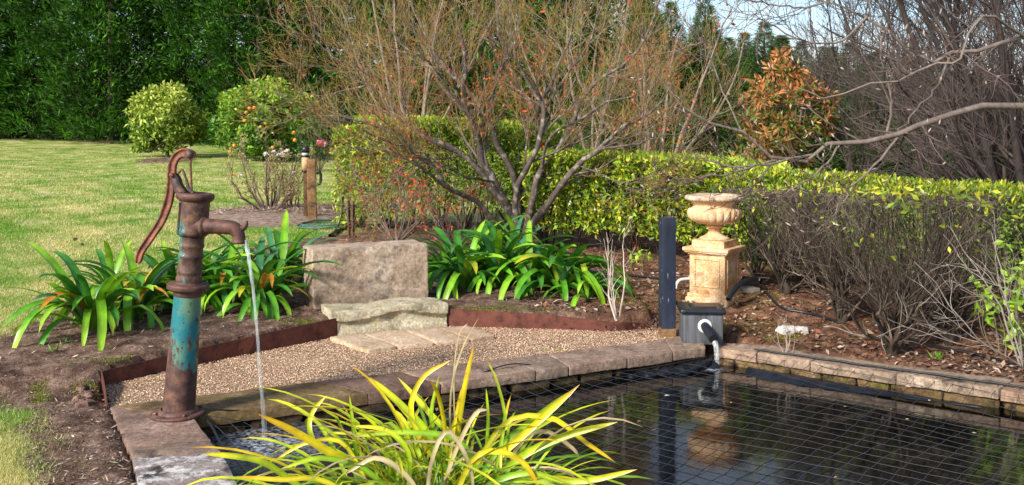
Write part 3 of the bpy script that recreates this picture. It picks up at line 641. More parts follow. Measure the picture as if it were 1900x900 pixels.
mb = MB(); rock(mb, [sp0, sp1, sp1 + nv2_ * .30, sp0 + nv2_ * .30], -.03, .165, (44, 14, 16), .008, .010, 9, 8, warp=under)
tag(mb.obj('stone_step', M['seat']), 'low pale rough-faced sandstone slab lying in front of the upright block', 'stone slab')
sq = [[(611, 627), (683, 652), (737, 644), (672, 620)], [(674, 620), (739, 644), (806, 637), (749, 613)], [(752, 613), (809, 636), (873, 631), (812, 609)], [(815, 609), (876, 631), (917, 624), (868, 605)]]
lab = ['leftmost flat paving slab with a cut corner before the seat', 'second paving slab from the left, pale top, before the seat', 'third paving slab from the left before the seat', 'rightmost paving slab with an angled end in the gravel']
for i, q in enumerate(sq):
    qq = [G(*p, .008)[:2] for p in q]; c = np.mean(qq, 0); qq = [p + (c - p) * .012 for p in qq]; mb = MB()
    rock(mb, [qq[0], qq[1], qq[2], qq[3]], -.03, .016 - .002 * (i % 2), (10, 10, 2), .006, .006, 7, 30 + i, ((1, .97, .92), (1.08, 1.05, 1), (.95, .9, .85), (.92, .84, .78))[i])
    tag(mb.obj('paving_slab', M['slab']), lab[i], 'paving slab', 'paving slabs before the stone seat')

# ------------------------------------------------------------------ hand pump
PY = 4.51; K = PY / F
def pl(px, py, dy=0.0): return np.array([(px - 330) * K, dy, (766 - py) * K])
pump = thing('hand_pump', 'rusty cast iron hand pump on a peeling turquoise pipe', 'hand pump', (pl(330, 766)[0] + (330 - 950) * K, PY, .002))
A0, A1 = pl(331, 766), pl(363, 355); ax = (A1 - A0) / np.linalg.norm(A1 - A0)
def hh_(py): return (766 - py) * K / ax[2]
def pump_lathe(name, prof, mat, n=40, mod=None, par=None):
    mb = MB(); lathe(mb, [(r, hh_(py)) for r, py in prof], n, A0, A1, mod); return mb.obj(name, M[mat], par or pump)
mb = MB(); lathe(mb, [(.0, .016), (.085, .016), (.125, .016), (.130, .012), (.130, .001), (.0, .001)], 40); bf = mb.obj('base_flange', M['rust'], pump)
for a in (35, 125, 215, 305):
    mb = MB(); c = (.108 * math.cos(R(a)), .108 * math.sin(R(a))); lathe(mb, [(.011, 0), (.011, .010), (.009, .013), (0, .013)], 6, (c[0], c[1], .016), (c[0], c[1], 1)); mb.obj('bolt', M['rust'], bf, False)
mb = MB(); lathe(mb, [(.098, 0.0), (.096, .012), (.079, .020)], 40, (0, 0, .014), (.0, 0, 1)); mb.obj('base_ring', M['rust'], pump)
pump_lathe('pipe', [(.077, 760), (.0765, 740), (.074, 690), (.0705, 640), (.067, 590), (.065, 560), (.0645, 536)], 'pump_pipe', 48)
pump_lathe('pipe_collar', [(.0675, 545), (.071, 542), (.071, 534), (.069, 533)], 'rust')
pump_lathe('flange', [(.07, 533), (.097, 533), (.101, 531), (.101, 526), (.101, 525), (.098, 523), (.066, 522), (.064, 519)], 'rust', 48)
pump_lathe('lower_barrel', [(.060, 521), (.062, 516), (.062, 511), (.058, 508), (.056, 505), (.060, 502), (.060, 499), (.056, 496), (.056, 477), (.0585, 475), (.061, 472), (.0585, 469), (.056, 467), (.056, 457), (.0585, 455), (.061, 452), (.0585, 449), (.057, 447), (.058, 436), (.060, 433)], 'pump_upper', 48)
pump_lathe('upper_barrel', [(.056, 436), (.068, 433), (.0755, 430), (.0755, 425), (.0725, 421), (.071, 415), (.071, 398), (.0715, 380), (.072, 369)], 'pump_upper', 48)
pump_lathe('cap_rim', [(.071, 371), (.076, 369), (.085, 367), (.091, 363), (.091, 359), (.088, 356), (.080, 354.5), (.064, 354), (.06, 356), (.0, 357)], 'rust', 48)
for s in (-1, 1):      # casting seam
    a = A0 + ax * hh_(430); b = A0 + ax * hh_(371); off = np.array([-.045 * s - .01, -.056, 0])
    if s == 1: mb = MB(); tubes(mb, np.array([a + off, (a + b) / 2 + off, b + off]), .004, 6); mb.obj('casting_seam', M['pump_upper'], pump)
# spout: neck ring, barrel, elbow
sp_ = resample([pl(366, 416, -.02), pl(385, 415, -.03), pl(410, 416, -.035), pl(430, 417, -.04), pl(441, 421, -.04), pl(447, 431, -.04), pl(448, 445, -.04)], 40)
rr = np.interp(np.linspace(0, 1, 40), [0, .12, .3, .7, .85, 1], [.052, .040, .036, .034, .031, .0315])
mb = MB(); tubes(mb, sp_, rr[None], 28); spo = mb.obj('spout', M['pump_upper'], pump); spo.data.materials[0] = M['rust']
mb = MB(); tubes(mb, np.array([pl(377, 416, -.026), pl(380, 416, -.027), pl(384, 416, -.028), pl(388, 416, -.03)]), np.array([[.040, .050, .050, .038]]), 28); mb.obj('neck_ring', M['pump_upper'], spo)
mb = MB(); tubes(mb, np.array([pl(448, 440, -.04), pl(448, 442, -.04), pl(448, 446, -.04), pl(448, 447, -.04)]), np.array([[.031, .0345, .0345, .026]]), 28); mb.obj('lip', M['rust'], spo)
mb = MB(); tubes(mb, np.array([pl(448, 447.2, -.04), pl(448, 443, -.04)]), np.array([[.024, .001]]), 20); mb.obj('mouth', M['inside'], spo)
mb = MB(); tubes(mb, resample([pl(448, 420, -.04), pl(456, 418, -.04), pl(461, 412, -.04), pl(463, 405, -.04)], 10), np.linspace(.020, .006, 10)[None], 10); mb.obj('bucket_hook', M['rust'], spo)
# handle: flat curved casting with raised edges
hp = resample([pl(353, 283), pl(340, 280), pl(327, 288), pl(320, 305), pl(318, 335), pl(315, 360), pl(308, 386), pl(297, 411), pl(277, 441), pl(262, 464), pl(256, 485)], 70)
T = nrm(np.gradient(hp, axis=0)); side = np.stack([-T[:, 2], 0 * T[:, 0], T[:, 0]], 1); wv = np.interp(np.linspace(0, 1, 70), [0, .1, .25, .6, .9, .97, 1], [.022, .023, .020, .021, .017, .017, .010])
g = []
for p, s, wd_ in zip(hp, side, wv):
    ring = []
    for a, b in ((-1, -.7), (-.82, -1), (-.62, -1), (-.5, -.45), (.5, -.45), (.62, -1), (.82, -1), (1, -.7), (1, .7), (.8, 1), (-.8, 1), (-1, .7)): ring.append(p + s * wd_ * a + np.array([0, .012 * b, 0]))
    g.append(ring)
mb = MB(); grid(np.array(g), mb, closed=True); hd = mb.obj('handle', M['handle'], pump)
mb = MB()
for e in (g[0], g[-1]): c = np.mean(e, 0); mb.add(np.vstack([[c], e]), tris=[(0, 1 + i, 1 + (i + 1) % 12) for i in range(12)])
mb.obj('handle_end', M['handle'], hd, False)
for px_, py_, r_, l_ in ((353, 283, .021, .026), (322, 321, .011, .034)):
    mb = MB(); c = pl(px_, py_, -l_); lathe(mb, [(0, 0), (r_ * .8, 0), (r_, .003), (r_, 2 * l_ - .003), (r_ * .8, 2 * l_), (0, 2 * l_)], 20, c, c + np.array([0, 1, 0])); mb.obj('pivot_bolt', M['handle'], hd)
mb = MB(); lathe(mb, [(.0, 0), (.017, 0), (.017, .004), (.0, .004)], 20, pl(354, 283, -.031), pl(354, 283, 0)); mb.obj('worn_washer', M['bracket'], hd)
# fulcrum bracket: two webs
for s in (-1, 1):
    pts = resample([pl(326, 318), pl(333, 326), pl(338, 340), pl(347, 352)], 16); pt2 = resample([pl(318, 322), pl(321, 338), pl(326, 350), pl(331, 360)], 16)
    mb = MB(); y0 = .018 * s; g = np.stack([pts + [0, y0 - .004, 0], pts + [0, y0 + .004, 0], pt2 + [0, y0 + .004, 0], pt2 + [0, y0 - .004, 0]], 1); grid(g, mb, closed=True); mb.obj('bracket', M['bracket'], pump)
mb = MB(); g = resample([pl(330, 318), pl(338, 312), pl(345, 328), pl(350, 345), pl(358, 355)], 20); tubes(mb, g, np.interp(np.linspace(0, 1, 20), [0, .5, 1], [.008, .006, .010])[None], 8); mb.obj('brace', M['bracket'], pump)
mb = MB(); tubes(mb, np.array([pl(353, 286), pl(354, 320), pl(356, 356)]), .0055, 10); mb.obj('piston_rod', M['handle'], pump)

# falling water
k = 40; wp = resample([W(455, 446, PY - .04), W(462, 480, PY - .05), W(470, 540, PY - .06), W(477, 615, PY - .07), W(483, 700, PY - .08), W(489, 770, PY - .085), W(492, 824, PY - .09)], k)
t_ = np.linspace(0, 1, k); rad = np.interp(t_, [0, .15, .4, .7, 1], [.012, .0095, .007, .009, .013]) * (1 + .12 * np.sin(np.arange(k) * 1.9)); al = np.interp(t_, [0, .35, .5, 1], [1.1, .85, .5, .28])[None, :, None] * np.ones((1, 1, 3))
mb = MB(); tubes(mb, wp, rad[None], 10, al); tag(mb.obj('water_stream', M['fall']), 'thin stream of water falling from the rusty pump spout into the pond', 'water stream')

# ------------------------------------------------------------------ filter box with outlet pipe
BY = 6.05; kb = BY / F; bc = (1305 - 950) * kb
box = thing('filter_box', 'grey pond filter box with dark lid and black outlet pipe', 'filter box', (bc, BY, 0), (0, 0, R(-4)))
mb = MB(); rock(mb, rect(0, .13, .262, .24, 0), -.01, .200, (10, 6, 6), .008, .003, 9, 4); mb.obj('body', M['box_wood'], box)
mb = MB(); rock(mb, rect(0, .128, .300, .28, 0), .192, .226, (10, 6, 3), .014, .001, 9, 5); lid = mb.obj('lid', M['black_plastic'], box)
mb = MB(); rock(mb, rect(.01, .12, .17, .14, 0), .223, .233, (4, 4, 1), .004, .001, 9, 5); mb.obj('raised_panel', M['black_plastic'], lid)
oc = np.array([.012, .008, .114]); od = nrm(np.array([.22, -.90, -.34]))
mb = MB(); lathe(mb, [(.030, 0), (.046, 0), (.047, .012), (.043, .020), (.030, .021)], 32, oc - np.array([0, .012, 0]) * -1, oc + np.array([0, -1, 0])); mb.obj('pipe_collar', M['white_plastic'], box)
mb = MB(); tip_ = oc + od * .155; tubes(mb, np.array([oc + od * -.02, oc + od * .1, tip_]), .031, 28); pipe = mb.obj('outlet_pipe', M['black_plastic'], box)
mb = MB(); lathe(mb, [(.0265, 0.0), (.031, 0.0)], 28, tip_ + od * .0005, tip_ + od); mb.obj('pipe_rim', M['black_plastic'], pipe)
mb = MB(); lathe(mb, [(0, 0.0), (.0265, 0.0)], 28, tip_ + od * .0008, tip_ + od); mb.obj('pipe_mouth', M['inside'], pipe)
b0 = np.array([bc, BY, 0]) + tip_ + np.array([.002, -.0, -.022]); k = 24
wp = resample([b0 + np.array([0, .02, .0]), b0 + np.array([.002, -.015, -.02]), b0 + np.array([.004, -.025, -.07]), np.array([b0[0] + .006, b0[1] - .032, WATER_Z])], k)
mb = MB(); tubes(mb, wp, (np.interp(np.linspace(0, 1, k), [0, .3, 1], [.022, .016, .015]) * (1 + .1 * np.sin(np.arange(k) * 2.1)))[None], 12, np.linspace(1.3, .8, k)[None, :, None] * np.ones((1, 1, 3)))
tag(mb.obj('water_stream', M['fall']), 'short stream of water pouring from the black outlet pipe at the far corner', 'water stream')

# blue-black post
pY = 6.32; kp = pY / F; pc = (1238 - 950) * kp
post = thing('dark_post', 'blue-black painted square timber post beside the filter box', 'post', (pc, pY, 0), (0, 0, R(7)))
mb = MB(); rock(mb, rect(0, 0, .096, .096, 0), -.06, .808, (3, 3, 14), .003, .0012, 9, 6); mb.obj('shaft', M['blue_black'], post)
mb = MB(); rock(mb, rect(0, 0, .101, .101, 0), -.06, .052, (4, 4, 3), .003, .004, 20, 6); mb.obj('bare_foot', M['post_wood'], post)

# ------------------------------------------------------------------ pedestal and urn
UY = 7.1; ku = UY / F; uc = (1326 - 950) * ku; rz = R(-36)
ped = thing('pedestal', 'square panelled stone pedestal carrying the urn', 'pedestal', (uc, UY, .015), (0, 0, rz))
def pb_(name, s, z0, z1, n=(8, 8, 4), r=.004, par=None, mat='pedestal', amp=.0025): 
    mb = MB(); rock(mb, rect(0, 0, s, s, 0), z0, z1, n, r, amp, 12, int(z0 * 100)); return mb.obj(name, M[mat], par or ped)
pb_('plinth', .340, .02, .125, (10, 10, 4), .012, None, 'pedestal', .010); pb_('plinth_step', .318, .122, .150, r=.008)
pb_('shaft', .288, .148, .450); pb_('necking', .310, .447, .462); pb_('cornice', .350, .460, .476, r=.006); pb_('cap', .372, .474, .503, r=.005); pb_('top_block', .262, .501, .556, r=.005, amp=.004)
for a in range(4):
    ca, sa = math.cos(a * math.pi / 2), math.sin(a * math.pi / 2)
    def rp(x, y): return (x * ca - y * sa, x * sa + y * ca)
    fr = None
    for nm, x0, x1, z0, z1 in (('panel_frame', -.105, .105, .200, .210), ('panel_frame', -.105, .105, .408, .418), ('panel_frame', -.105, -.095, .2101, .4079), ('panel_frame', .095, .105, .2101, .4079), ('panel', -.084, .084, .222, .396)):
        mb = MB(); y1 = -.152 if nm == 'panel_frame' else -.1462; q = [rp(x0, y1), rp(x1, y1), rp(x1, -.140), rp(x0, -.140)]; rock(mb, q, z0, z1, (4, 1, 4), .002, .001, 9, a); mb.obj(nm, M['pedestal'], ped)
urn = thing('urn', 'wide fluted sandy terracotta urn on the square pedestal', 'urn', (uc, UY, .571))
nl = 22
def lobes(lo_, hi_, dep, n_):
    def f(k, th):
        if lo_ <= k <= hi_:
            fall = math.sin(math.pi * (k - lo_ + .6) / (hi_ - lo_ + 1.2)); return 1 - dep * fall * (1 - np.abs(np.sin(n_ * th / 2)) ** .55)
        return np.ones_like(th)
    return f
def z_(py): return (443 - py) * ku
def r_(px): return px * ku
mb = MB(); lathe(mb, [(0, 0), (r_(27), 0), (r_(27.5), .012), (r_(24), .018), (r_(19), .028), (r_(13), .046), (r_(10.5), .068)], 48); mb.obj('foot', M['urn'], urn)
mb = MB(); lathe(mb, [(r_(10.5), .068), (r_(12), .071), (r_(12.5), .076), (r_(11.5), .081), (r_(11), .083), (r_(11), .088), (r_(15), .094), (r_(17), .101), (r_(16), .109), (r_(9), .114), (r_(14), .122)], 60, mod=lambda k, th: 1 + (.05 * np.cos(26 * th) if k in (1, 2, 3) else 0)); mb.obj('stem', M['urn'], urn)
prof = [(r_(12), .116), (r_(25), .121), (r_(36), .132), (r_(44), .149), (r_(48.5), .170), (r_(50.5), .193), (r_(50.5), .212), (r_(49.5), .228), (r_(47.5), .238), (r_(45), .243)]
mb = MB(); lathe(mb, prof, 220, mod=lobes(1, 8, .065, nl)); mb.obj('fluted_bowl', M['urn'], urn)
mb = MB(); lathe(mb, [(r_(44), .240), (r_(41), .247), (r_(39), .255), (r_(39), .266), (r_(40.5), .278), (r_(44), .290), (r_(46), .297)], 72); mb.obj('neck', M['urn'], urn)
mb = MB(); lathe(mb, [(r_(46), .296), (r_(51), .302), (r_(53.5), .311), (r_(54), .322), (r_(52.5), .333), (r_(50), .341), (r_(46), .345), (r_(42), .343), (r_(39), .33), (r_(36), .27), (r_(10), .2), (0, .2)], 150, mod=lambda k, th: 1 + (.022 * np.abs(np.sin(14 * th)) ** .6 if 1 <= k <= 5 else 0)); mb.obj('rim', M['urn_rim'], urn)

# hoses, block, pipes near the pedestal
def hose(name, pts, r, mat, label, cat, sides=8, k=40, group=None):
    mb = MB(); tubes(mb, resample(pts, k), r, sides); return tag(mb.obj(name, M[mat]), label, cat, group)
hose('black_hose', [W(1351, 556, 6.75), W(1360, 541, 6.8), W(1372, 528, 6.86), W(1388, 520, 6.95), W(1404, 518, 7.05)], .020, 'black_plastic', 'thick black hose curving out from beside the pedestal foot', 'hose')
mb = MB(); tubes(mb, np.array([W(1378, 519, 7.25), W(1404, 519, 7.2), W(1412, 521, 7.18)]), .030, 14); tag(mb.obj('pipe_coupling', M['black_plastic']), 'black pipe coupling lying on the concrete block right of the pedestal', 'pipe coupling')
mb = MB(); bq = W(1388, 545, 7.25); rock(mb, rect(bq[0], 7.25, .17, .10, .35), .06, .175, (6, 4, 4), .01, .006, 12, 9); tag(mb.obj('concrete_block', M['concrete']), 'small grey concrete block behind the black hose beside the pedestal', 'block')
hose('white_pipe', [W(1254, 535, 7.3), W(1256, 526, 7.3), W(1264, 519, 7.32), W(1285, 517, 7.35)], .013, 'white_plastic', 'short bent off-white pipe showing left of the pedestal', 'pipe')
hose('black_hose', [W(1221, 541, 6.6), W(1236, 550, 6.5), W(1254, 561, 6.42), W(1266, 572, 6.35)], .013, 'black_plastic', 'black hose running behind the dark post into the filter box', 'hose')
hp_ = [on(1420, 545), on(1450, 575), on(1500, 585), on(1560, 603)]; hose('irrigation_pipe', [p + np.array([0, 0, .012]) for p in hp_], .010, 'black_plastic', 'black irrigation pipe on the mulch between pedestal and bare hedge', 'pipe')
hp_ = [on(1670, 632), on(1740, 648), on(1820, 664), on(1910, 690), on(2000, 712)]; hose('irrigation_pipe', [p + np.array([0, 0, .010]) for p in hp_], .010, 'black_plastic', 'black irrigation pipe on the mulch at the far right behind the coping', 'pipe')
hp_ = [on(1060, 500), on(1100, 505), on(1150, 511), on(1230, 520)]; hose('irrigation_pipe', [p + np.array([0, 0, .012]) for p in hp_], .009, 'black_plastic', 'black irrigation pipe behind the bare twiggy sapling', 'pipe')
p0 = on(1470, 618); mb = MB(); rock(mb, rect(p0[0], p0[1], .20, .10, .2), p0[2] - .02, p0[2] + .04, (10, 6, 4), .02, .014, 12, 11); tag(mb.obj('white_rock', M['rockw']), 'flat white lump of rock on the mulch right of the filter box', 'rock')
# pile of broken stones by the left edging
lbl = 'loose brown stone chip in the little heap by the edging corner'
for i in range(14):
    p0 = on(rng.uniform(142, 182), rng.uniform(722, 756)); s = rng.uniform(.018, .035); mb = MB(); rock(mb, rect(p0[0], p0[1], s * 1.6, s, rng.uniform(0, 3)), p0[2] - .008, p0[2] + s * .7, (3, 3, 2), .006, .012, 30, i, tuple(np.array((.8, .62, .6)) * rng.uniform(.5, 1.2)))
    tag(mb.obj('stone_chip', M['coping']), lbl, 'stone', 'stone chips heaped by the edging')

# ------------------------------------------------------------------ fallen leaves, twigs, moss, weeds on the beds
def litter(name, label, px0, px1, py0, py1, N, cols, size=(.02, .05), lift=.012, cond=None, flat=.35, wr=.5):
    px, py = rng.uniform(px0, px1, N), py0 + (py1 - py0) * rng.uniform(0, 1, N); Y = F * (ZC - .08) / (py - HZ); x = (px - 950) * Y / F
    k = (bedmask(x, Y) > .5) & ~in_poly(x, Y, OUT) & ~in_poly(x, Y, GRA)
    if cond is not None: k &= cond(x, Y)
    x, Y = x[k], Y[k]; N = len(x); z = gz(x, Y) + rng.uniform(0, lift, N)
    D = rng.normal(size=(N, 3)); D[:, 2] *= flat; s = rng.uniform(*size, N); mb = MB(); up = np.zeros((N, 3)); up[:, 2] = 1
    leaves(mb, np.stack([x, Y, z], 1), D, s, s * wr, pick(cols, N, .25), .12, Nn=up); return tag(mb.obj(name, M['litter'], smooth=False), label, 'leaf litter', kind='stuff')
brown = [(.17, .085, .05), (.28, .15, .09), (.10, .055, .04), (.36, .22, .14), (.42, .33, .25), (.24, .09, .05), (.14, .08, .06)]
litter('leaf_litter', 'brown fallen leaves strewn over the bed beneath the hedge', 980, 1960, 470, 735, 16000, brown, (.022, .058))
litter('fine_litter', 'fine twigs and bark crumbs on the soil of the beds', 0, 1960, 440, 930, 60000, [(.15, .09, .06), (.07, .04, .03), (.30, .21, .15), (.36, .29, .23), (.11, .07, .03)], (.006, .022), .005, wr=.3)
litter('dry_bits', 'scattered dry grass and pale dead leaf scraps on the bare soil left of the pump', -20, 640, 560, 930, 3800, [(.42, .33, .24), (.52, .43, .33), (.28, .18, .12), (.16, .09, .06)], (.012, .05), .006, wr=.16)
litter('straw_mulch', 'pale straw mulch mounded round the rose bush', 400, 700, 368, 430, 9000, [(.40, .30, .23), (.55, .45, .36), (.25, .17, .12), (.33, .22, .17)], (.05, .12), .03, cond=lambda x, y: np.hypot((x - MOUND[0]) / 1.05, (y - MOUND[1]) / 1.25) < 1.15, wr=.12)
# heap of leaves over the end of the edging
N = 420; px, py = rng.normal(1185, 38, N), rng.normal(604, 6, N); Y = F * ZC / (py - HZ); x = (px - 950) * Y / F; D = rng.normal(size=(N, 3)); D[:, 2] *= .4; s = rng.uniform(.02, .04, N); mb = MB(); up = np.zeros((N, 3)); up[:, 2] = 1
leaves(mb, np.stack([x, Y, rng.uniform(.0, .035, N)], 1), D, s, s * .55, pick([(.13, .06, .05), (.22, .11, .09), (.09, .05, .045), (.32, .2, .16)], N, .2), .12, Nn=up); tag(mb.obj('leaf_heap', M['litter'], smooth=False), 'drift of dark curled leaves over the end of the steel edging', 'leaf litter', kind='stuff')
# moss and seedling patches
N = 16000; cl = [(160, 695, 28, 7), (235, 668, 60, 5), (560, 600, 40, 4), (900, 572, 70, 4), (985, 578, 90, 4), (1150, 535, 60, 9), (1240, 575, 50, 6), (1420, 560, 60, 8), (1450, 600, 40, 6), (1400, 585, 70, 10), (1150, 560, 50, 8), (1240, 555, 40, 10), (1500, 640, 60, 8), (1330, 585, 30, 4), (75, 700, 20, 12)]
ci = rng.integers(0, len(cl), N); cl = np.array(cl)[ci]; px = cl[:, 0] + rng.normal(size=N) * cl[:, 2] * .5; py = cl[:, 1] + rng.normal(size=N) * cl[:, 3] * .6; Y = F * (ZC - .1) / (py - HZ); x = (px - 950) * Y / F; k = ~in_poly(x, Y, GRA) & ~in_poly(x, Y, OUT); x, Y = x[k], Y[k]; N = len(x)
D = rng.normal(size=(N, 3)); D[:, 2] = np.abs(D[:, 2]) + .4; mb = MB(); leaves(mb, np.stack([x, Y, gz(x, Y)], 1), D, rng.uniform(.004, .012, N), .005, pick([(.16, .20, .02), (.28, .32, .03), (.12, .12, .02)], N, .2))
tag(mb.obj('moss', M['leaf'], smooth=False), 'yellow-green moss patches on the soil along the edging', 'moss', kind='stuff')
for i, (px_, py_, n_, h_, lb) in enumerate([(1742, 668, 26, .05, 'little bright green grass tuft behind the right coping'), (100, 655, 9, .05, 'tiny green weed on bare soil left of the pump'), (120, 640, 8, .04, 'small weed seedling below the left strappy clump'), (660, 668, 10, .012, 'tiny green weed in the gravel left of the middle'), (1010, 655, 14, .014, 'tiny green weed in the gravel by the far coping'), (1035, 650, 12, .014, 'second tiny weed in the gravel close to the far coping')]):
    p0 = on(px_, py_); D = rng.normal(size=(n_, 3)); D[:, 2] = np.abs(D[:, 2]) + 1; mb = MB(); inside = in_poly(np.array(p0[0]), np.array(p0[1]), GRA)
    if inside: p0 = G(px_, py_, -.01)
    leaves(mb, np.zeros((n_, 3)) + rng.normal(size=(n_, 3)) * np.array([.012, .012, 0]), D, h_ * rng.uniform(.6, 1.3, n_), h_ * .18 + .002, pick([(.14, .32, .03), (.25, .42, .05)], n_)); o = mb.obj('weed', M['leaf']); o.location = p0; tag(o, lb, 'weed', 'small weeds')
for i, (px_, py_, lb) in enumerate([(140, 443, 'dark cone-like lump lying on the lawn left of the pump handle'), (152, 452, 'smaller dark lump on the lawn just right of the cone')]):
    p0 = on(px_, py_ + 4); mb = MB(); rock(mb, rect(p0[0], p0[1], .05 - .02 * i, .035, .4), p0[2], p0[2] + .035 - .012 * i, (4, 4, 3), .015, .008, 30, i, (.28, .2, .22)); tag(mb.obj('pine_cone', M['coping']), lb, 'cone')

# ------------------------------------------------------------------ strappy plants; every leaf is a part
def arc_leaf(L, w_, el, droop, k=9, twist=0, fold=.25, col0=None, col1=None, colm=None, kink=0):
    a = R(el); P = [np.zeros(3)]; s = L / (k - 1)
    for i in range(1, k):
        t_ = i / (k - 1); aa = a - R(droop) * t_ ** 1.3 - (R(kink) if t_ > .55 and kink else 0); P.append(P[-1] + np.array([math.cos(aa) * s, math.sin(twist * t_) * s * .25, math.sin(aa) * s]))
    t_ = np.linspace(0, 1, k); ww_ = w_ * np.interp(t_, [0, .12, .45, .8, .93, 1], [.55, .8, 1, .85, .5, .03])
    mb = MB(); strap(mb, P, ww_, fold, col0, col1, side=np.array([0, 1., 0]) + np.array([0, 0, .25 * twist]), colm=colm); return mb
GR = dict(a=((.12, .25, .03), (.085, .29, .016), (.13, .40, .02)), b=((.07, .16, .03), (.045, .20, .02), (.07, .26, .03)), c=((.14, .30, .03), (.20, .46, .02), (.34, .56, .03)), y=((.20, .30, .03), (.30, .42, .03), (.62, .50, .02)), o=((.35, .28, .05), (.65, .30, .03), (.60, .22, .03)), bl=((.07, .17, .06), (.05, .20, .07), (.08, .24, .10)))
cliv = []
for i in range(22):
    kind = 'abcabcabbcaabcaycbblao'[i]; c = GR[kind if kind != 'l' else 'bl']
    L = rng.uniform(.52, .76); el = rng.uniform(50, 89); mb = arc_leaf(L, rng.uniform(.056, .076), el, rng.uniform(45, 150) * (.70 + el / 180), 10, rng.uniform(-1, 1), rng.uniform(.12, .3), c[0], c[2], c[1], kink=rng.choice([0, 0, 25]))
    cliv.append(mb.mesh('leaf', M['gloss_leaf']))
def clump(px, py, n, label, scale=1, az=(0, 360), orange=0, name='strap_leaf_plant', meshes=None, loc=None, tilt=1., group='broad strap-leaved clumps', wd=1.):
    p0 = on(px, py) if loc is None else loc; t_ = thing(name, label, 'plant', tuple(p0), group=group); ms_ = meshes or cliv
    for i in range(int(n * 1.85)):
        me = ms_[21] if i < orange else ms_[int(rng.integers(0, 21))]; o = bpy.data.objects.new('leaf', me); COL.objects.link(o); o.parent = t_
        scale_ = scale * 1.0; a = R(rng.uniform(*az)); rad_ = rng.uniform(0, .05) * scale; o.location = (math.cos(a) * rad_, math.sin(a) * rad_, -.01)
        o.rotation_euler = (rng.normal() * .12, rng.normal() * .16 * tilt - .0, a); s = scale * rng.uniform(.75, 1.12); o.scale = (s, s * wd, s * 1.08)
    return t_
for a in [(168, 612, 25, 'leftmost strap-leaved clump with leaves reaching over the lawn edge', .95, (0, 360), 1), (250, 590, 28, 'strap-leaved clump below the pump handle with orange dying leaves', .98, (0, 360), 4), (318, 566, 24, 'green strap-leaved clump directly behind the pump pipe', .95, (0, 360), 1), (412, 560, 27, 'strap-leaved clump just right of the pump pipe', 1.0, (0, 360), 1), (478, 575, 28, 'strap-leaved clump behind the falling pump water', 1.0, (0, 360), 1), (522, 530, 24, 'strap-leaved clump against the left end of the big stone block', .95, (0, 360), 0), (385, 530, 18, 'back strap-leaved clump rising between pump barrel and spout', .9, (0, 360), 0), (205, 560, 16, 'back strap-leaved clump at the lawn edge behind the leftmost one', .85, (0, 360), 0)]:
    clump(*a[:4], scale=a[4], az=a[5], orange=a[6])
for a in [(832, 520, 20, 'strap-leaved clump touching the right end of the big stone block', .85), (862, 535, 26, 'second strap-leaved clump right of the stone block, leaves hanging straight', .95), (928, 532, 26, 'tall middle clump of the right-hand strap-leaved row under the maple', 1.0), (985, 535, 26, 'strap-leaved clump right of the middle, leaves arching over the edging', 1.0), (1040, 540, 27, 'rightmost full strap-leaved clump near the bare sapling', 1.0), (1090, 553, 14, 'low bluish strap-leaved clump trailing at the right end of the row', .72), (960, 500, 18, 'back strap-leaved clump beneath the maple trunk', .9), (895, 505, 14, 'back strap-leaved clump left of the maple trunk', .85)]:
    clump(*a[:4], scale=a[4], wd=1.0, group='broad strap-leaved clumps')

# foreground water plant: long narrow yellow-green blades
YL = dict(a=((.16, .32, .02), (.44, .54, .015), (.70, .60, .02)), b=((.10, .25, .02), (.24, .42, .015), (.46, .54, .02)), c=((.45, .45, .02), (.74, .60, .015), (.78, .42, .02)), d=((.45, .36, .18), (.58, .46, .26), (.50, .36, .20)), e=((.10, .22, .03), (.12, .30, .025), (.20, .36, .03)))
fgl = []
for i in range(24):
    c = YL['abcabadeabcabeadbacabdea'[i]]; L = rng.uniform(.5, .85); el = rng.uniform(38, 84)
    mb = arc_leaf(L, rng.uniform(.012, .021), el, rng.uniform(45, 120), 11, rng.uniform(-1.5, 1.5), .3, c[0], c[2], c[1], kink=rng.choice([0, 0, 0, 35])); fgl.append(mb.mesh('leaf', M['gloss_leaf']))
FP = np.array([W(800, 985, 3.45)[0], 3.45, WATER_Z]); fg = thing('water_iris', 'yellow-green narrow-leaved clump growing from the pond in the foreground', 'plant', tuple(FP))
for i in range(285):
    o = bpy.data.objects.new('leaf', fgl[int(rng.integers(0, 24))]); COL.objects.link(o); o.parent = fg; a = R(rng.uniform(0, 360)); rad_ = rng.uniform(0, .26) ** 1; o.location = (math.cos(a) * rad_ * 1.5, math.sin(a) * rad_ * .8, rng.uniform(-.02, .14))
    o.rotation_euler = (rng.normal() * .15, rng.normal() * .12 - .05, R(rng.uniform(0, 360)) if rng.random() < .3 else a + rng.normal() * .5); s = rng.uniform(.6, 1.15); o.scale = (s, s * .95, s * .78)
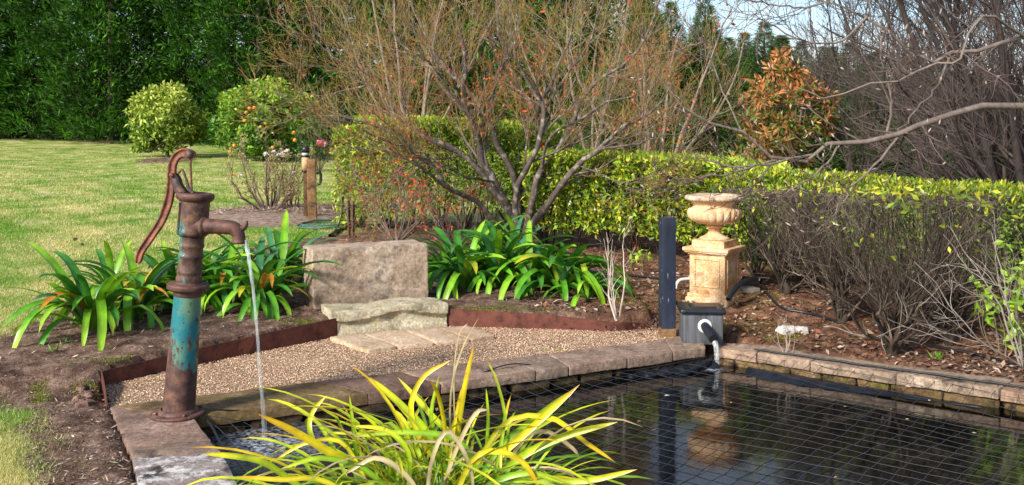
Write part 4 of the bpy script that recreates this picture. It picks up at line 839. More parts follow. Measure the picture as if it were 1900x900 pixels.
hero = [([(745, 960, .1), (700, 890, .05), (610, 838, -.05), (545, 800, -.1), (478, 768, -.15)], .036, 'c'), ([(700, 950, 0), (655, 870, 0), (590, 830, .0), (574, 790, .02), (583, 760, .05), (606, 734, .06)], .024, 'a'), ([(672, 930, .1), (662, 850, .1), (655, 790, .1), (648, 732, .1)], .019, 'b'),
        ([(850, 930, .1), (800, 815, .1), (745, 752, .1), (686, 700, .1)], .034, 'a'), ([(870, 940, .2), (860, 840, .15), (800, 770, .15), (738, 700, .2)], .030, 'a'), ([(860, 930, .2), (848, 830, .2), (862, 720, .2), (880, 640, .2)], .026, 'c'), ([(850, 930, .25), (836, 820, .25), (838, 720, .25), (860, 640, .25), (888, 590, .25)], .010, 'd'), ([(845, 930, .2), (845, 830, .2), (842, 700, .2), (852, 620, .2), (868, 600, .2)], .008, 'd'),
        ([(870, 930, .1), (790, 830, .1), (762, 760, .1), (785, 700, .12), (838, 668, .12)], .026, 'c'), ([(880, 950, 0), (905, 870, 0), (990, 790, 0), (1076, 713, 0)], .034, 'c'), ([(860, 950, 0), (920, 840, 0), (1000, 770, .05), (1066, 722, .1)], .028, 'b'), ([(870, 950, 0), (950, 860, -.02), (1040, 812, -.05), (1146, 783, -.1)], .034, 'a'), ([(840, 960, -.1), (950, 896, -.15), (1080, 893, -.2), (1182, 871, -.25)], .030, 'a'),
        ([(850, 930, 0), (930, 790, 0), (1020, 775, 0), (1085, 820, 0), (1142, 858, 0)], .024, 'c'), ([(650, 960, -.1), (560, 905, -.12), (490, 858, -.16), (430, 846, -.2), (376, 842, -.22)], .028, 'a'), ([(720, 960, -.2), (600, 892, -.25), (520, 890, -.28), (438, 884, -.3)], .022, 'c'), ([(900, 960, 0), (860, 826, .0), (760, 802, 0), (656, 810, 0)], .026, 'b'), ([(700, 940, 0), (640, 826, 0), (570, 822, 0), (508, 855, 0)], .018, 'c'),
        ([(760, 980, -.2), (690, 880, -.2), (600, 850, -.22), (520, 870, -.25)], .024, 'b'), ([(840, 980, -.2), (900, 905, -.25), (980, 878, -.28), (1060, 900, -.3)], .026, 'b'), ([(820, 990, -.3), (880, 850, -.3), (960, 850, -.3), (1010, 920, -.3)], .026, 'c'), ([(750, 960, -.2), (760, 850, -.2), (720, 800, -.2), (655, 790, -.2)], .022, 'a'), ([(820, 960, .1), (812, 830, .1), (800, 770, .1), (815, 696, .1)], .020, 'b'), ([(900, 960, .1), (960, 830, .1), (1010, 800, .1), (1060, 830, .1), (1075, 850, .1)], .020, 'd'),
        ([(790, 970, -.3), (800, 860, -.3), (830, 800, -.3), (870, 860, -.3), (880, 930, -.3)], .020, 'd'), ([(800, 970, -.3), (760, 890, -.3), (700, 850, -.3), (640, 880, -.3)], .022, 'd'), ([(810, 960, -.1), (840, 850, -.1), (880, 770, -.1), (905, 760, -.1)], .020, 'd'), ([(700, 950, .1), (720, 850, .1), (690, 810, .1), (600, 802, .1)], .020, 'a'), ([(890, 940, .1), (905, 800, .1), (902, 720, .1)], .016, 'b'), ([(640, 960, 0), (590, 900, 0), (560, 850, 0), (545, 870, 0)], .018, 'b')]
for pts, w_, cc in hero:
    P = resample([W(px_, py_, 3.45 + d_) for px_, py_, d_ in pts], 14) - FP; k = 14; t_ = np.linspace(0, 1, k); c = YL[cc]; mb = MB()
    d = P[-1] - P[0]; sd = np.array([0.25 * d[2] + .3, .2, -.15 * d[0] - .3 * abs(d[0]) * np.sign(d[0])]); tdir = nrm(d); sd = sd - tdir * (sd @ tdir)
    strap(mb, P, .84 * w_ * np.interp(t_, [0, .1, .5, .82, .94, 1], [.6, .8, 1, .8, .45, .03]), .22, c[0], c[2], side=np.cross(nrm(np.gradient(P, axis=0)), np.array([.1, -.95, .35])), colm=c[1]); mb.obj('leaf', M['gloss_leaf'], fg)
# ------------------------------------------------------------------ bare trees and shrubs
def limb_arrays(limbs, k=16):
    P = np.array([resample(p, k) for p, a, b in limbs]); Rr = np.array([np.linspace(1, 0, k) ** .8 * (a - b) + b for p, a, b in limbs]); return P, Rr
def bare(root, limbs, specs, cols, mat='maple_bark', sides=(9, 5, 4, 3, 3), k0=16, trunkname='trunk'):
    """limbs: (points, r0, r1) ; specs: one spawn() dict per branching level ; cols: colour per level"""
    P, Rr = limb_arrays(limbs, k0); base = np.array(root.location); Rr = Rr * (.82 if root.name.startswith(('maple', 'magnolia')) else 1)
    wv = rng.normal(size=P.shape) * .012; wv[:, 0] = 0; P = P + wv * np.minimum(1, np.linalg.norm(P - P[:, :1], axis=2, keepdims=True) * 1.5)
    mb = MB(); tubes(mb, P - base, Rr, sides[0], pick([cols[0]], len(P), .1)); mb.obj(trunkname, M[mat], root)
    lev = []; cur = (P, Rr); allp = [P]
    for i, s in enumerate(specs):
        s = dict(s); src = s.pop('src', i); Q, q = spawn(*(lev[src - 1] if src else (P, Rr)), **s); lev.append((Q, q))
    names = ['branches', 'twigs', 'fine_twigs', 'fine_twigs', 'fine_twigs']
    for i, (Q, q) in enumerate(lev):
        mb = MB(); tubes(mb, Q - base, q, sides[min(i + 1, 4)], pick([cols[min(i + 1, len(cols) - 1)]] if not isinstance(cols[min(i + 1, len(cols) - 1)], list) else cols[min(i + 1, len(cols) - 1)], len(Q), .2)); o = mb.obj(names[i], M[mat], root); o['kind'] = 'stuff'
    return P, lev
def near_leaves(lev, N, size, cols, root, name='leaves', mat='leaf', t0=.5, down=0., wr=.5, zmin=None, cond=None, jit=.01):
    Q, _ = lev; n = rng.integers(0, len(Q), N); u = rng.uniform(t0, 1, N) * (Q.shape[1] - 1); i = np.minimum(u.astype(int), Q.shape[1] - 2); f = (u - i)[:, None]; C = Q[n, i] * (1 - f) + Q[n, i + 1] * f + rng.normal(size=(N, 3)) * jit
    if cond is not None: C = C[cond(C)]
    D = rng.normal(size=(len(C), 3)); D[:, 2] -= down; s = rng.uniform(*size, len(C)); mb = MB(); leaves(mb, C - np.array(root.location), D, s, s * wr, pick(cols, len(C), .2)); o = mb.obj(name, M[mat], root, smooth=False); o['kind'] = 'stuff'; return o

# maple with its main limbs as they spread in the photograph
MY = 9.5
def c7(x, y, d=0.): return W(560 + x * .511, y * .511, MY + d)
mb0 = on(965, 450); MY0 = mb0[1]
mp_root = thing('maple_tree', 'multi-stemmed bare maple with grey limbs, orange twigs and a few red leaves', 'tree', tuple(np.array([c7(795, 905)[0], MY, gz(c7(795, 905)[0], MY)])))
B_ = np.array([c7(795, 905)[0], MY, mp_root.location.z - .05])
def lm(pts, r0, r1): return ([B_ + np.array([rng.normal() * .04, rng.normal() * .04, 0])] + [c7(*p) for p in pts], r0, r1)
limbs = [lm([(785, 850, 0), (742, 745, -.05), (700, 660, -.1), (652, 580, -.1), (640, 480, -.15), (602, 400, -.2), (585, 340, -.2), (600, 260, -.2), (575, 130, -.2), (560, -60, -.2)], .062, .010),
         lm([(775, 850, .1), (735, 740, .1), (660, 640, .1), (560, 545, .1), (430, 490, .1), (370, 430, .15), (320, 350, .2), (240, 310, .2), (130, 250, .2)], .048, .007),
         lm([(770, 870, -.1), (700, 800, -.3), (600, 715, -.5), (520, 680, -.7), (460, 600, -.8), (330, 480, -.9), (200, 440, -1.0), (60, 420, -1.)], .042, .006),
         lm([(800, 850, .1), (830, 740, .2), (850, 640, .2), (858, 540, .3), (862, 440, .3), (800, 330, .4), (740, 200, .4), (700, 0, .4)], .052, .010),
         lm([(810, 860, -.1), (862, 775, -.2), (940, 675, -.3), (1010, 602, -.4), (1080, 540, -.5), (1130, 490, -.5), (1200, 445, -.6), (1290, 390, -.6), (1345, 320, -.6)], .052, .007),
         lm([(815, 840, 0), (838, 730, -.1), (870, 615, -.1), (930, 540, 0), (975, 450, 0), (1010, 370, 0), (1080, 300, 0), (1165, 235, 0), (1245, 140, 0), (1300, 0, 0)], .050, .009),
         lm([(790, 830, .2), (770, 640, .4), (722, 550, .5), (680, 440, .5), (610, 330, .6), (520, 240, .7), (430, 100, .8), (380, -40, .8)], .055, .009),
         lm([(800, 820, .2), (800, 700, .5), (790, 560, .7), (830, 440, .8), (900, 320, .9), (960, 180, 1.), (1000, -20, 1.)], .055, .009),
         lm([(785, 840, -.3), (780, 690, -.5), (845, 560, -.6), (880, 430, -.6), (870, 360, -.6), (810, 290, -.6), (770, 190, -.7), (780, 30, -.7)], .045, .007)]
def sub(pts, r0, r1): return ([c7(*p) for p in pts], r0, r1)
limbs += [sub([(632, 475, -.15), (600, 410, -.2), (560, 370, -.2), (485, 275, -.2), (425, 200, -.2), (350, 145, -.2), (285, 20, -.2)], .03, .006), sub([(640, 480, -.15), (682, 400, -.2), (702, 300, -.2), (722, 250, -.2), (752, 190, -.2), (770, 0, -.2)], .028, .006),
          sub([(430, 490, .1), (330, 410, 0), (280, 330, 0), (190, 180, 0), (110, 80, 0)], .022, .005), sub([(520, 680, -.7), (420, 600, -.9), (300, 560, -1.), (190, 540, -1.1)], .02, .004), sub([(460, 600, -.8), (420, 570, -.9), (330, 640, -1), (280, 720, -1)], .014, .004),
          sub([(700, 660, -.1), (600, 640, -.6), (500, 590, -.9), (420, 560, -1.)], .016, .004), sub([(1080, 540, -.5), (1180, 530, -.6), (1290, 500, -.7), (1390, 480, -.7)], .018, .004), sub([(1010, 602, -.4), (1100, 640, -.6), (1190, 690, -.7)], .010, .003),
          sub([(870, 615, -.1), (900, 500, -.3), (1000, 440, -.4), (1120, 370, -.5), (1260, 330, -.5)], .022, .005), sub([(860, 440, .3), (930, 320, .3), (1020, 200, .3), (1080, 60, .3), (1100, -60, .3)], .022, .006), sub([(585, 340, -.2), (520, 290, -.4), (470, 235, -.5), (395, 190, -.6)], .02, .005),
          sub([(320, 350, .2), (240, 260, .1), (130, 220, 0), (40, 130, 0)], .014, .004), sub([(240, 310, .2), (150, 330, .3), (60, 350, .3), (-20, 330, .3)], .014, .004)]
P, lev = bare(mp_root, limbs, [dict(n=8, t0=.30, L=(.45, 1.0), ang=(22, 50), up=.35, k=8, wig=.13, ratio=.5, rmin=.0032), dict(n=6, t0=.15, L=(.25, .65), ang=(20, 48), up=.5, k=6, wig=.13, ratio=.55, rmin=.0020), dict(n=4, t0=.15, L=(.12, .38), ang=(18, 42), up=.5, k=4, wig=.12, ratio=.6, rmin=.0012), dict(n=2, t0=.2, L=(.06, .2), ang=(15, 40), up=.3, k=3, wig=.1, ratio=.7, rmin=.0009)],
              [(.105, .075, .062), [(.10, .075, .058), (.15, .115, .09)], [(.20, .12, .06), (.24, .17, .06), (.17, .10, .07)], [(.42, .22, .06), (.44, .31, .06), (.32, .14, .08)], [(.52, .26, .06), (.52, .36, .06), (.42, .16, .08)]])
redc = [(.55, .06, .03), (.70, .12, .04), (.40, .05, .03), (.65, .20, .05)]
near_leaves(lev[2], 9000, (.022, .042), redc, mp_root, cond=lambda C: (C[:, 2] < 2.3) & (rng.random(len(C)) < np.clip(.75 - .4 * np.abs(C[:, 0] - .1), .04, 1)))
Cb = lev[2][0][:, -1]

# grey dead brush and red low leaves under the maple on the left
def shrub(name, label, base, nst, h, spread, specs, cols, cat='shrub', group=None, r0=.012, lean=(0, 0), mat='bark', k0=8, trunk=None):
    base = np.array(base, float); root = thing(name, label, cat, tuple(base), group=group); limbs = []
    for i in range(nst):
        a = rng.uniform(0, 6.283); s = rng.uniform(.25, 1) * spread; e = base + np.array([math.cos(a) * s + lean[0], math.sin(a) * s + lean[1], h * rng.uniform(.75, 1.05)])
        b = base + np.array([math.cos(a) * .02, math.sin(a) * .02, -.02]); st = b if trunk is None else base + np.array([math.cos(a) * trunk[1] * .5, math.sin(a) * trunk[1] * .5, trunk[0]])
        m1 = st * .55 + e * .45 + np.array([math.cos(a) * s * .18, math.sin(a) * s * .18, -.02 * h]) + rng.normal(size=3) * .03
        pts = [b, st, m1, e] if trunk is not None else [b, m1, e]
        limbs.append((pts, r0 * rng.uniform(.7, 1.2), r0 * .25))
    if trunk is not None: limbs.append(([base + np.array([0, 0, -.05]), base + np.array([.004, 0, trunk[0] * .5]), base + np.array([0, 0, trunk[0]])], trunk[1], trunk[1] * .85))
    P, lev = bare(root, limbs, specs, cols, mat, (7, 4, 3, 3, 3), k0, 'stems'); return root, P, lev

gcols = [(.20, .15, .12), [(.26, .21, .17), (.20, .16, .13)], [(.32, .27, .23), (.24, .19, .16)], [(.32, .26, .22)]]
r_, P_, l_ = shrub('red_leaf_shrub', 'low shrub with scarlet leaves at the foot of the left hedge', on(735, 448), 14, .75, .55, [dict(n=5, t0=.3, L=(.2, .45), ang=(20, 60), up=.2, k=5, wig=.2, ratio=.5, rmin=.002), dict(n=4, t0=.2, L=(.08, .2), ang=(20, 60), k=4, wig=.2, rmin=.0015)], gcols, r0=.010)
near_leaves(l_[1], 420, (.035, .06), redc + [(.75, .16, .06)], r_)
r_, P_, l_ = shrub('red_leaf_shrub', 'small red-leaved shrub between the maple trunk and the big stone block', on(850, 455), 11, .6, .5, [dict(n=5, t0=.3, L=(.2, .4), ang=(20, 60), up=.2, k=5, wig=.2, ratio=.5, rmin=.002), dict(n=4, t0=.2, L=(.08, .2), ang=(20, 60), k=4, wig=.2, rmin=.0015)], gcols, r0=.009)
near_leaves(l_[1], 260, (.03, .055), redc, r_)
# pale leafless sapling and the little leafy sprig behind it
sb = on(1147, 590); r_, P_, l_ = shrub('bare_sapling', 'small pale leafless sapling behind the right-hand edging', sb, 5, .56, .15, [dict(n=4, t0=.2, L=(.12, .26), ang=(20, 45), up=.5, k=5, wig=.15, ratio=.6, rmin=.0015), dict(n=2, t0=.2, L=(.04, .12), ang=(20, 45), up=.4, k=3, wig=.15, rmin=.0013)], [(.55, .45, .37), [(.55, .46, .38)], [(.60, .48, .40)]], r0=.0065)
sb = on(1186, 512); r_, P_, l_ = shrub('leafy_sprig', 'small lime-leaved sprig on the bed left of the dark post', sb, 5, .22, .10, [dict(n=4, t0=.3, L=(.04, .08), ang=(20, 50), k=3, wig=.1, rmin=.0012)], [(.25, .2, .1), [(.25, .3, .05)]], r0=.003, cat='plant')
near_leaves(l_[0], 34, (.045, .07), [(.28, .45, .04), (.40, .55, .05)], r_, mat='gloss_leaf')
for (px_, py_, h_) in ((1470, 690, .30),):
    sb = on(1462, 655); shrub('dry_stalks', 'clump of thin dry stalks standing before the white rock', sb, 6, .22, .09, [dict(n=3, t0=.2, L=(.05, .12), ang=(20, 45), up=.3, k=3, wig=.15, rmin=.0012)], [(.38, .3, .24), [(.4, .32, .26)]], r0=.003, cat='plant')

# rose bush on its straw mound
rb = on(500, 398); r_, P_, l_ = shrub('rose_bush', 'thorny half-bare rose bush with faded white blooms on straw mulch', rb, 15, .95, .62, [dict(n=6, t0=.25, L=(.2, .42), ang=(18, 45), up=.5, k=5, wig=.15, ratio=.55, rmin=.003), dict(n=5, t0=.2, L=(.08, .2), ang=(20, 50), up=.3, k=4, wig=.2, rmin=.0022)], [(.16, .10, .08), [(.28, .19, .11), (.20, .12, .09)], [(.38, .27, .14), (.42, .30, .2), (.3, .3, .08)]], r0=.017, cat='rose bush')
near_leaves(l_[1], 1200, (.03, .055), [(.45, .36, .18), (.38, .30, .12), (.25, .33, .07), (.5, .38, .25)], r_)
rw = on(545, 392); r2, P2, l2 = shrub('rose_bush', 'smaller bare rose bush just left of the wooden tap post', rw, 8, .62, .38, [dict(n=5, t0=.25, L=(.15, .3), ang=(18, 45), up=.5, k=5, wig=.15, ratio=.55, rmin=.003), dict(n=3, t0=.2, L=(.08, .16), ang=(20, 50), up=.3, k=4, wig=.2, rmin=.002)], [(.2, .13, .09), [(.30, .22, .13)], [(.4, .3, .2)]], r0=.012, cat='rose bush')
near_leaves(l2[1], 90, (.03, .05), [(.45, .36, .18), (.25, .33, .07)], r2)
def bloom(par, p, s, mat, n=16):
    mb = MB(); D = rng.normal(size=(n, 3)); D[:, 2] = np.abs(D[:, 2]) * .7 + .1; leaves(mb, np.zeros((n, 3)), D, s, s * .8, np.ones(3), .3); o = mb.obj('bloom', M[mat], par); o.location = np.array(p) - np.array(par.location); return o
for px_, py_, s, mt in ((494, 288, .055, 'petal'), (520, 288, .06, 'petal'), (532, 282, .05, 'petal'), (543, 322, .05, 'petal'), (445, 327, .04, 'petal'), (508, 284, .05, 'petal'), (434, 326, .03, 'orange')): bloom(r_, W(px_, py_, rb[1] - .1), s, mt)
# pink rose behind the tap post
rp_ = on(592, 318); r3, P3, l3 = shrub('pink_rose_bush', 'dark leafy rose with one pink bloom behind the wooden tap post', rp_ , 10, 1.1, .55, [dict(n=6, t0=.25, L=(.2, .45), ang=(18, 50), up=.3, k=4, wig=.15, ratio=.5, rmin=.004), dict(n=3, t0=.2, L=(.1, .2), ang=(20, 60), up=.1, k=3, wig=.2, rmin=.003)], [(.1, .08, .05), [(.12, .12, .05)], [(.12, .14, .05)]], r0=.015, cat='rose bush')
near_leaves(l3[1], 900, (.07, .12), [(.04, .10, .025), (.07, .16, .03), (.10, .2, .04)], r3); bloom(r3, W(596, 270, rp_[1] - .5), .16, 'petal_pink', 22)

# tap post, hanging piece, stakes, sprinkler, hose coil
tp = on(580, 413); tY = tp[1]; ktp = tY / F
tpost = thing('tap_post', 'weathered square timber tap post standing in straw mulch', 'post', tuple(tp), (0, R(-1.2), R(8)))
mb = MB(); rock(mb, rect(0, 0, 16 * ktp, 16 * ktp, 0), -.05, 118 * ktp, (3, 3, 14), .006, .005, 9, 3); mb.obj('shaft', M['post_wood'], tpost)
mb = MB(); tubes(mb, resample([(10 * ktp, -.02, 90 * ktp), (14 * ktp, -.03, 95 * ktp), (17 * ktp, -.03, 88 * ktp), (16 * ktp, -.03, 74 * ktp), (11 * ktp, -.02, 70 * ktp)], 20), .018, 8); mb.obj('tap', M['black_plastic'], tpost)
q0 = W(567, 316, tY + .35); q0[2] = 0; hY = tY + .35; kh = hY / F
hp2 = thing('striped_post', 'post with white and orange bands, black top, just left behind the tap post', 'post', (W(567, 300, hY)[0], hY, gz(W(567, 300, hY)[0], hY)))
gz0 = hp2.location.z; zt, zm, zb = ZC - 25 * kh - gz0, ZC - 40 * kh - gz0, ZC - 66 * kh - gz0
mb = MB(); rock(mb, rect(0, 0, .05, .05, 0), -.05, zb, (2, 2, 6), .004, .004, 9, 1, (.5, .5, .5)); mb.obj('stake', M['post_wood'], hp2)
mb = MB(); lathe(mb, [(0, 0), (.05, 0), (.05, zm - zb - .012), (0, zm - zb - .012)], 16, (0, 0, zb), (0, 0, 9)); mb.obj('orange_band', plain('tan_band', (.62, .36, .18), .7, .3, 12), hp2)
mb = MB(); lathe(mb, [(0, 0), (.05, 0), (.049, zt - zm - .07), (0, zt - zm - .02)], 16, (0, 0, zm + .012), (0, 0, 9)); mb.obj('white_band', plain('white_band', (.6, .6, .62), .7, .45, 14), hp2)
for z0_ in (zb - .02, zm - .012, zt - .06): mb = MB(); lathe(mb, [(0, 0), (.053, 0), (.053, .024 + .06 * (z0_ > zt - .1)), (0, .024 + .06 * (z0_ > zt - .1))], 16, (0, 0, z0_), (0, 0, 9)); mb.obj('black_ring', M['black_plastic'], hp2)
for px_, py_, top, lb in ((648, 441, 372, 'left one of two rusty steel stakes at the hedge end'), (655, 438, 374, 'right one of two rusty steel stakes at the hedge end')):
    p0 = on(px_, py_); kk_ = p0[1] / F; mb = MB()
    for a in (0, 120, 240):
        s_ = math.cos(R(a)), math.sin(R(a)); q = [(s_[1] * -.002, s_[0] * .002), (s_[0] * .022 - s_[1] * .002, s_[1] * .022 + s_[0] * .002), (s_[0] * .022 + s_[1] * .002, s_[1] * .022 - s_[0] * .002), (s_[1] * .002, -s_[0] * .002)]; rock(mb, q, -.05, (py_ - top) * kk_, (2, 1, 6), .001, .001, 9, 1)
    o = mb.obj('steel_stake', M['rust']); o.location = p0; o.rotation_euler = (0, R(rng.uniform(-2, 2)), R(30)); tag(o, lb, 'stake', 'steel stakes at the hedge end')
sprk = on(628, 430); r0_ = thing('sprinkler_riser', 'thin black sprinkler riser on a hose near the steel stakes', 'sprinkler', tuple(sprk)); ks = sprk[1] / F
pts = resample([np.array([-8, 0, 2]) * ks, np.array([0, 0, 12]) * ks, np.array([7, 0, 35]) * ks, np.array([8.5, 0, 60]) * ks], 24); mb = MB(); tubes(mb, pts, .010, 7); mb.obj('riser', M['black_plastic'], r0_)
mb = MB(); lathe(mb, [(0, 0), (.018, 0), (.018, .04), (.009, .05), (.02, .06), (.012, .09), (0, .09)], 12, pts[-1], pts[-1] + np.array([0, 0, 1])); mb.obj('nozzle', M['black_plastic'], r0_)
for i, (cx_, cy_, rx_, ry_, tu, mt, lb) in enumerate([(608, 420, 50, 7, 3, 'hose_green', 'coil of green garden hose on the ground by the tap post')]):
    th = np.linspace(0, tu * 2 * np.pi, 90); c = on(cx_, cy_); kk_ = c[1] / F; xs = c[0] + np.cos(th) * rx_ * kk_ * (1 + .1 * np.sin(th * .37)); ys = c[1] + np.sin(th) * .38 * (1 + .18 * np.sin(th * .61)); mb = MB(); tubes(mb, np.stack([xs, ys, gz(xs, ys) + .015 + .012 * (th / 6.28)], 1), .011, 6); tag(mb.obj('garden_hose', M[mt]), lb, 'hose')
hose('black_hose', [on(612, 441) + [0, 0, .02], on(630, 430) + [0, 0, .02], on(655, 424) + [0, 0, .02], on(706, 421) + [0, 0, .02]], .020, 'black_plastic', 'thick black hose lying past the steel stakes towards the hedge', 'hose')

# ------------------------------------------------------------------ hedge shrubs: stems below, leaves above; one thing per shrub
def hedge(base, top, wx, wy, label, group, nst=12, leafN=900, size=(.055, .10), cols=None, tcols=None, topshare=.5, zlo=.35, trunk=None, barefront=False, mat='gloss_leaf', stems=True, specs=None, gc=None, facing=1.0, seedtwig=.0):
    base = np.array(base, float); H = top - base[2]
    specs = specs or [dict(n=6, t0=.35, L=(.2, .45), ang=(15, 40), up=.7, k=5, wig=.15, ratio=.5, rmin=.0025), dict(n=3, t0=.2, L=(.1, .25), ang=(15, 40), up=.5, k=3, wig=.15, rmin=.002)]
    root = thing('hedge_shrub', label, 'hedge shrub', tuple(base), group=group); limbs = []
    for i in range(nst):
        e = base + np.array([rng.uniform(-1, 1) * wx, rng.uniform(-1, 1) * wy, H * rng.uniform(*((.88, 1.02) if barefront else (.72, .93)))]); st = base + np.array([rng.normal() * .03, rng.normal() * .03, trunk[0] if trunk else 0]); m = st * .5 + e * .5 + np.array([(e[0] - base[0]) * .28, (e[1] - base[1]) * .28, 0]) + rng.normal(size=3) * .03
        limbs.append(([base - [0, 0, .03], st, m, e] if trunk else [st - [0, 0, .03], m, e], .009, .003))
    if trunk: limbs.append(([base + np.array([0, 0, -.08]), base + np.array([.01, 0, trunk[0] * .6]), base + np.array([0, 0, trunk[0] * 1.15])], trunk[1], trunk[1] * .8))
    gc = gc or [(.085, .062, .048), [(.12, .09, .07)], [(.15, .11, .09)]]
    P, Rr = limb_arrays(limbs, 8); P += rng.normal(size=P.shape) * .01; lev = []; cur = (P, Rr)
    for s in specs:
        Q, q = spawn(*cur, **s); over = Q[:, :, 2] > top - .03; Q[:, :, 2] = np.where(over, top - .03 - rng.uniform(0, .04, Q.shape[:2]), Q[:, :, 2]); Q[:, :, 0] = np.clip(Q[:, :, 0], base[0] - wx * 1.12, base[0] + wx * 1.12); Q[:, :, 1] = np.clip(Q[:, :, 1], base[1] - wy * 1.12, base[1] + wy * 1.12)
        lev.append((Q, q)); cur = (Q, q)
    mb = MB(); tubes(mb, P - base, Rr, 6, pick([gc[0]], len(P), .15)); mb.obj('stems', M['bark'], root)
    mb = MB()
    for i, (Q, q) in enumerate(lev): tubes(mb, Q - base, q, 3, pick(gc[min(i + 1, len(gc) - 1)], len(Q), .25))
    mb.obj('twigs', M['bark'], root)['kind'] = 'stuff'
    if leafN:
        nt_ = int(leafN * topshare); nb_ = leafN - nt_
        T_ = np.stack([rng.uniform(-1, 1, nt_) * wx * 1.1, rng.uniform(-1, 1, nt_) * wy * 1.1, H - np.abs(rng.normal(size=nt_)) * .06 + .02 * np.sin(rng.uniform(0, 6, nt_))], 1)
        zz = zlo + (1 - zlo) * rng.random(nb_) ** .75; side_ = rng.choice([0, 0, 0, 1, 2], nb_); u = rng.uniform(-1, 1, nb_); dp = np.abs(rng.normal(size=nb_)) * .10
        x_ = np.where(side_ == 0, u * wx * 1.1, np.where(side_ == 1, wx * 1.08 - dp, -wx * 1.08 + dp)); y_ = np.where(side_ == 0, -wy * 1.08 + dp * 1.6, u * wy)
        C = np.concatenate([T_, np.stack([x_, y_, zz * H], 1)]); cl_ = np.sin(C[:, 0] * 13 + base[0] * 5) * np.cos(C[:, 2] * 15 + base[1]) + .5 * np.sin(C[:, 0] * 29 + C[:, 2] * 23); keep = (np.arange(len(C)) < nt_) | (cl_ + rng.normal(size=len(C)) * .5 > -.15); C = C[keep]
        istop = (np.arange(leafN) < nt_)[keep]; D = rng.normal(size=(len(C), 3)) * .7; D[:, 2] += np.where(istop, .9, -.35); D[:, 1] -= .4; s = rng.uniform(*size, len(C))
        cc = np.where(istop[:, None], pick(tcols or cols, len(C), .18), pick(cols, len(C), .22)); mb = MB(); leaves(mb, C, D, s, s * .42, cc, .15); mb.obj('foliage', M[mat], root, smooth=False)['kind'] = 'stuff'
    return root, lev
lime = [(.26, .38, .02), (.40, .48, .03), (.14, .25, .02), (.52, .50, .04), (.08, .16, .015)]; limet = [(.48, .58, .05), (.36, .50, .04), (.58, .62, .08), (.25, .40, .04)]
deep = [(.13, .23, .03), (.20, .33, .03), (.30, .42, .03), (.09, .16, .025)]
# left stretch (taller), behind the maple
A = on(690, 425); Bq = on(1010, 440)
for i in range(8):
    u = i / 7; px_ = 672 + u * 330; Y_ = 11.4 - u * .9; x_ = (px_ - 950) * Y_ / F; top = ZC + (250 - np.interp(px_, [660, 720, 850, 1000], [245, 222, 226, 238])) * Y_ / F
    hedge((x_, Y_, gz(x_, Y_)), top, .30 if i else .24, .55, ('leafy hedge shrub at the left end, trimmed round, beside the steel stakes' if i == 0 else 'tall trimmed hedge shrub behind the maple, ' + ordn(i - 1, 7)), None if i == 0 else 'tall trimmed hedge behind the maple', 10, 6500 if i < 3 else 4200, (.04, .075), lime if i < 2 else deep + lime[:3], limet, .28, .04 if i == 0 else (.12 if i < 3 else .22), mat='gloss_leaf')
# middle stretch behind the post and the urn
for i in range(8):
    u = i / 7; px_ = 1010 + u * 390; Y_ = 9.9 - u * 1.0; x_ = (px_ - 950) * Y_ / F; top = ZC - (np.interp(px_, [1000, 1100, 1300, 1400], [286, 290, 298, 312]) - 250) * (Y_ - .4) / F
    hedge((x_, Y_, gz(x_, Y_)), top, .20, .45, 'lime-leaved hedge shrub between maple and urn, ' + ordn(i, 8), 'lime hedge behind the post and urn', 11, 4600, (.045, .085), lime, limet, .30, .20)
# right stretch: leafless stems, yellow-green leaves only on the clipped top
yel = [(.46, .46, .03), (.34, .42, .03), (.56, .50, .05), (.20, .30, .03), (.14, .24, .03)]; bc_ = [(.05, .034, .024), [(.085, .058, .04), (.04, .028, .021), (.17, .125, .09)], [(.15, .105, .075), (.06, .04, .03), (.26, .20, .15)]]
bsp = [dict(n=8, t0=.18, L=(.3, .6), ang=(15, 50), up=.9, k=6, wig=.2, ratio=.6, rmin=.0026), dict(n=4, t0=.15, L=(.15, .36), ang=(15, 50), up=.7, k=5, wig=.22, ratio=.7, rmin=.0016), dict(n=2, t0=.2, L=(.06, .18), ang=(20, 50), up=.4, k=3, wig=.15, ratio=.7, rmin=.0014)]
for i, (px_, py_, top_y, wx_, lb) in enumerate([(1560, 600, 346, .36, 'bare grey-stemmed hedge shrub with a short stout trunk right of the pedestal'), (1656, 660, 352, .38, 'bare hedge shrub nearest the coping with a forked knobbly trunk'), (1757, 640, 350, .38, 'bare hedge shrub with dark leaning stems behind the nearest one, to its right'), (1455, 545, 344, .34, 'bare twiggy hedge shrub directly right of the urn')]):
    p0 = on(px_, py_); top = ZC - (top_y - 250) * (p0[1] + .1) / F
    hedge(p0, top, wx_, .42, lb, 'bare-stemmed hedge shrubs on the right', 15, 150, (.045, .075), yel, yel, .75, .6, (.17, .034), gc=bc_, specs=bsp, barefront=True)
for i, px_ in enumerate([1405, 1470, 1535, 1600, 1665, 1730, 1795, 1860]):
    Y_ = 7.9 - i * .09; x_ = (px_ - 950) * Y_ / F; top = ZC - (np.interp(px_, [1400, 1600, 1750], [318, 330, 346]) - 250) * Y_ / F
    hedge((x_, Y_, gz(x_, Y_)), top, .18, .38, 'yellow-topped hedge shrub behind the bare stems on the right, ' + ordn(i, 8), 'yellow-topped hedge back row on the right', 9, 2900, (.030, .056), deep, yel, .38, .12, gc=bc_)
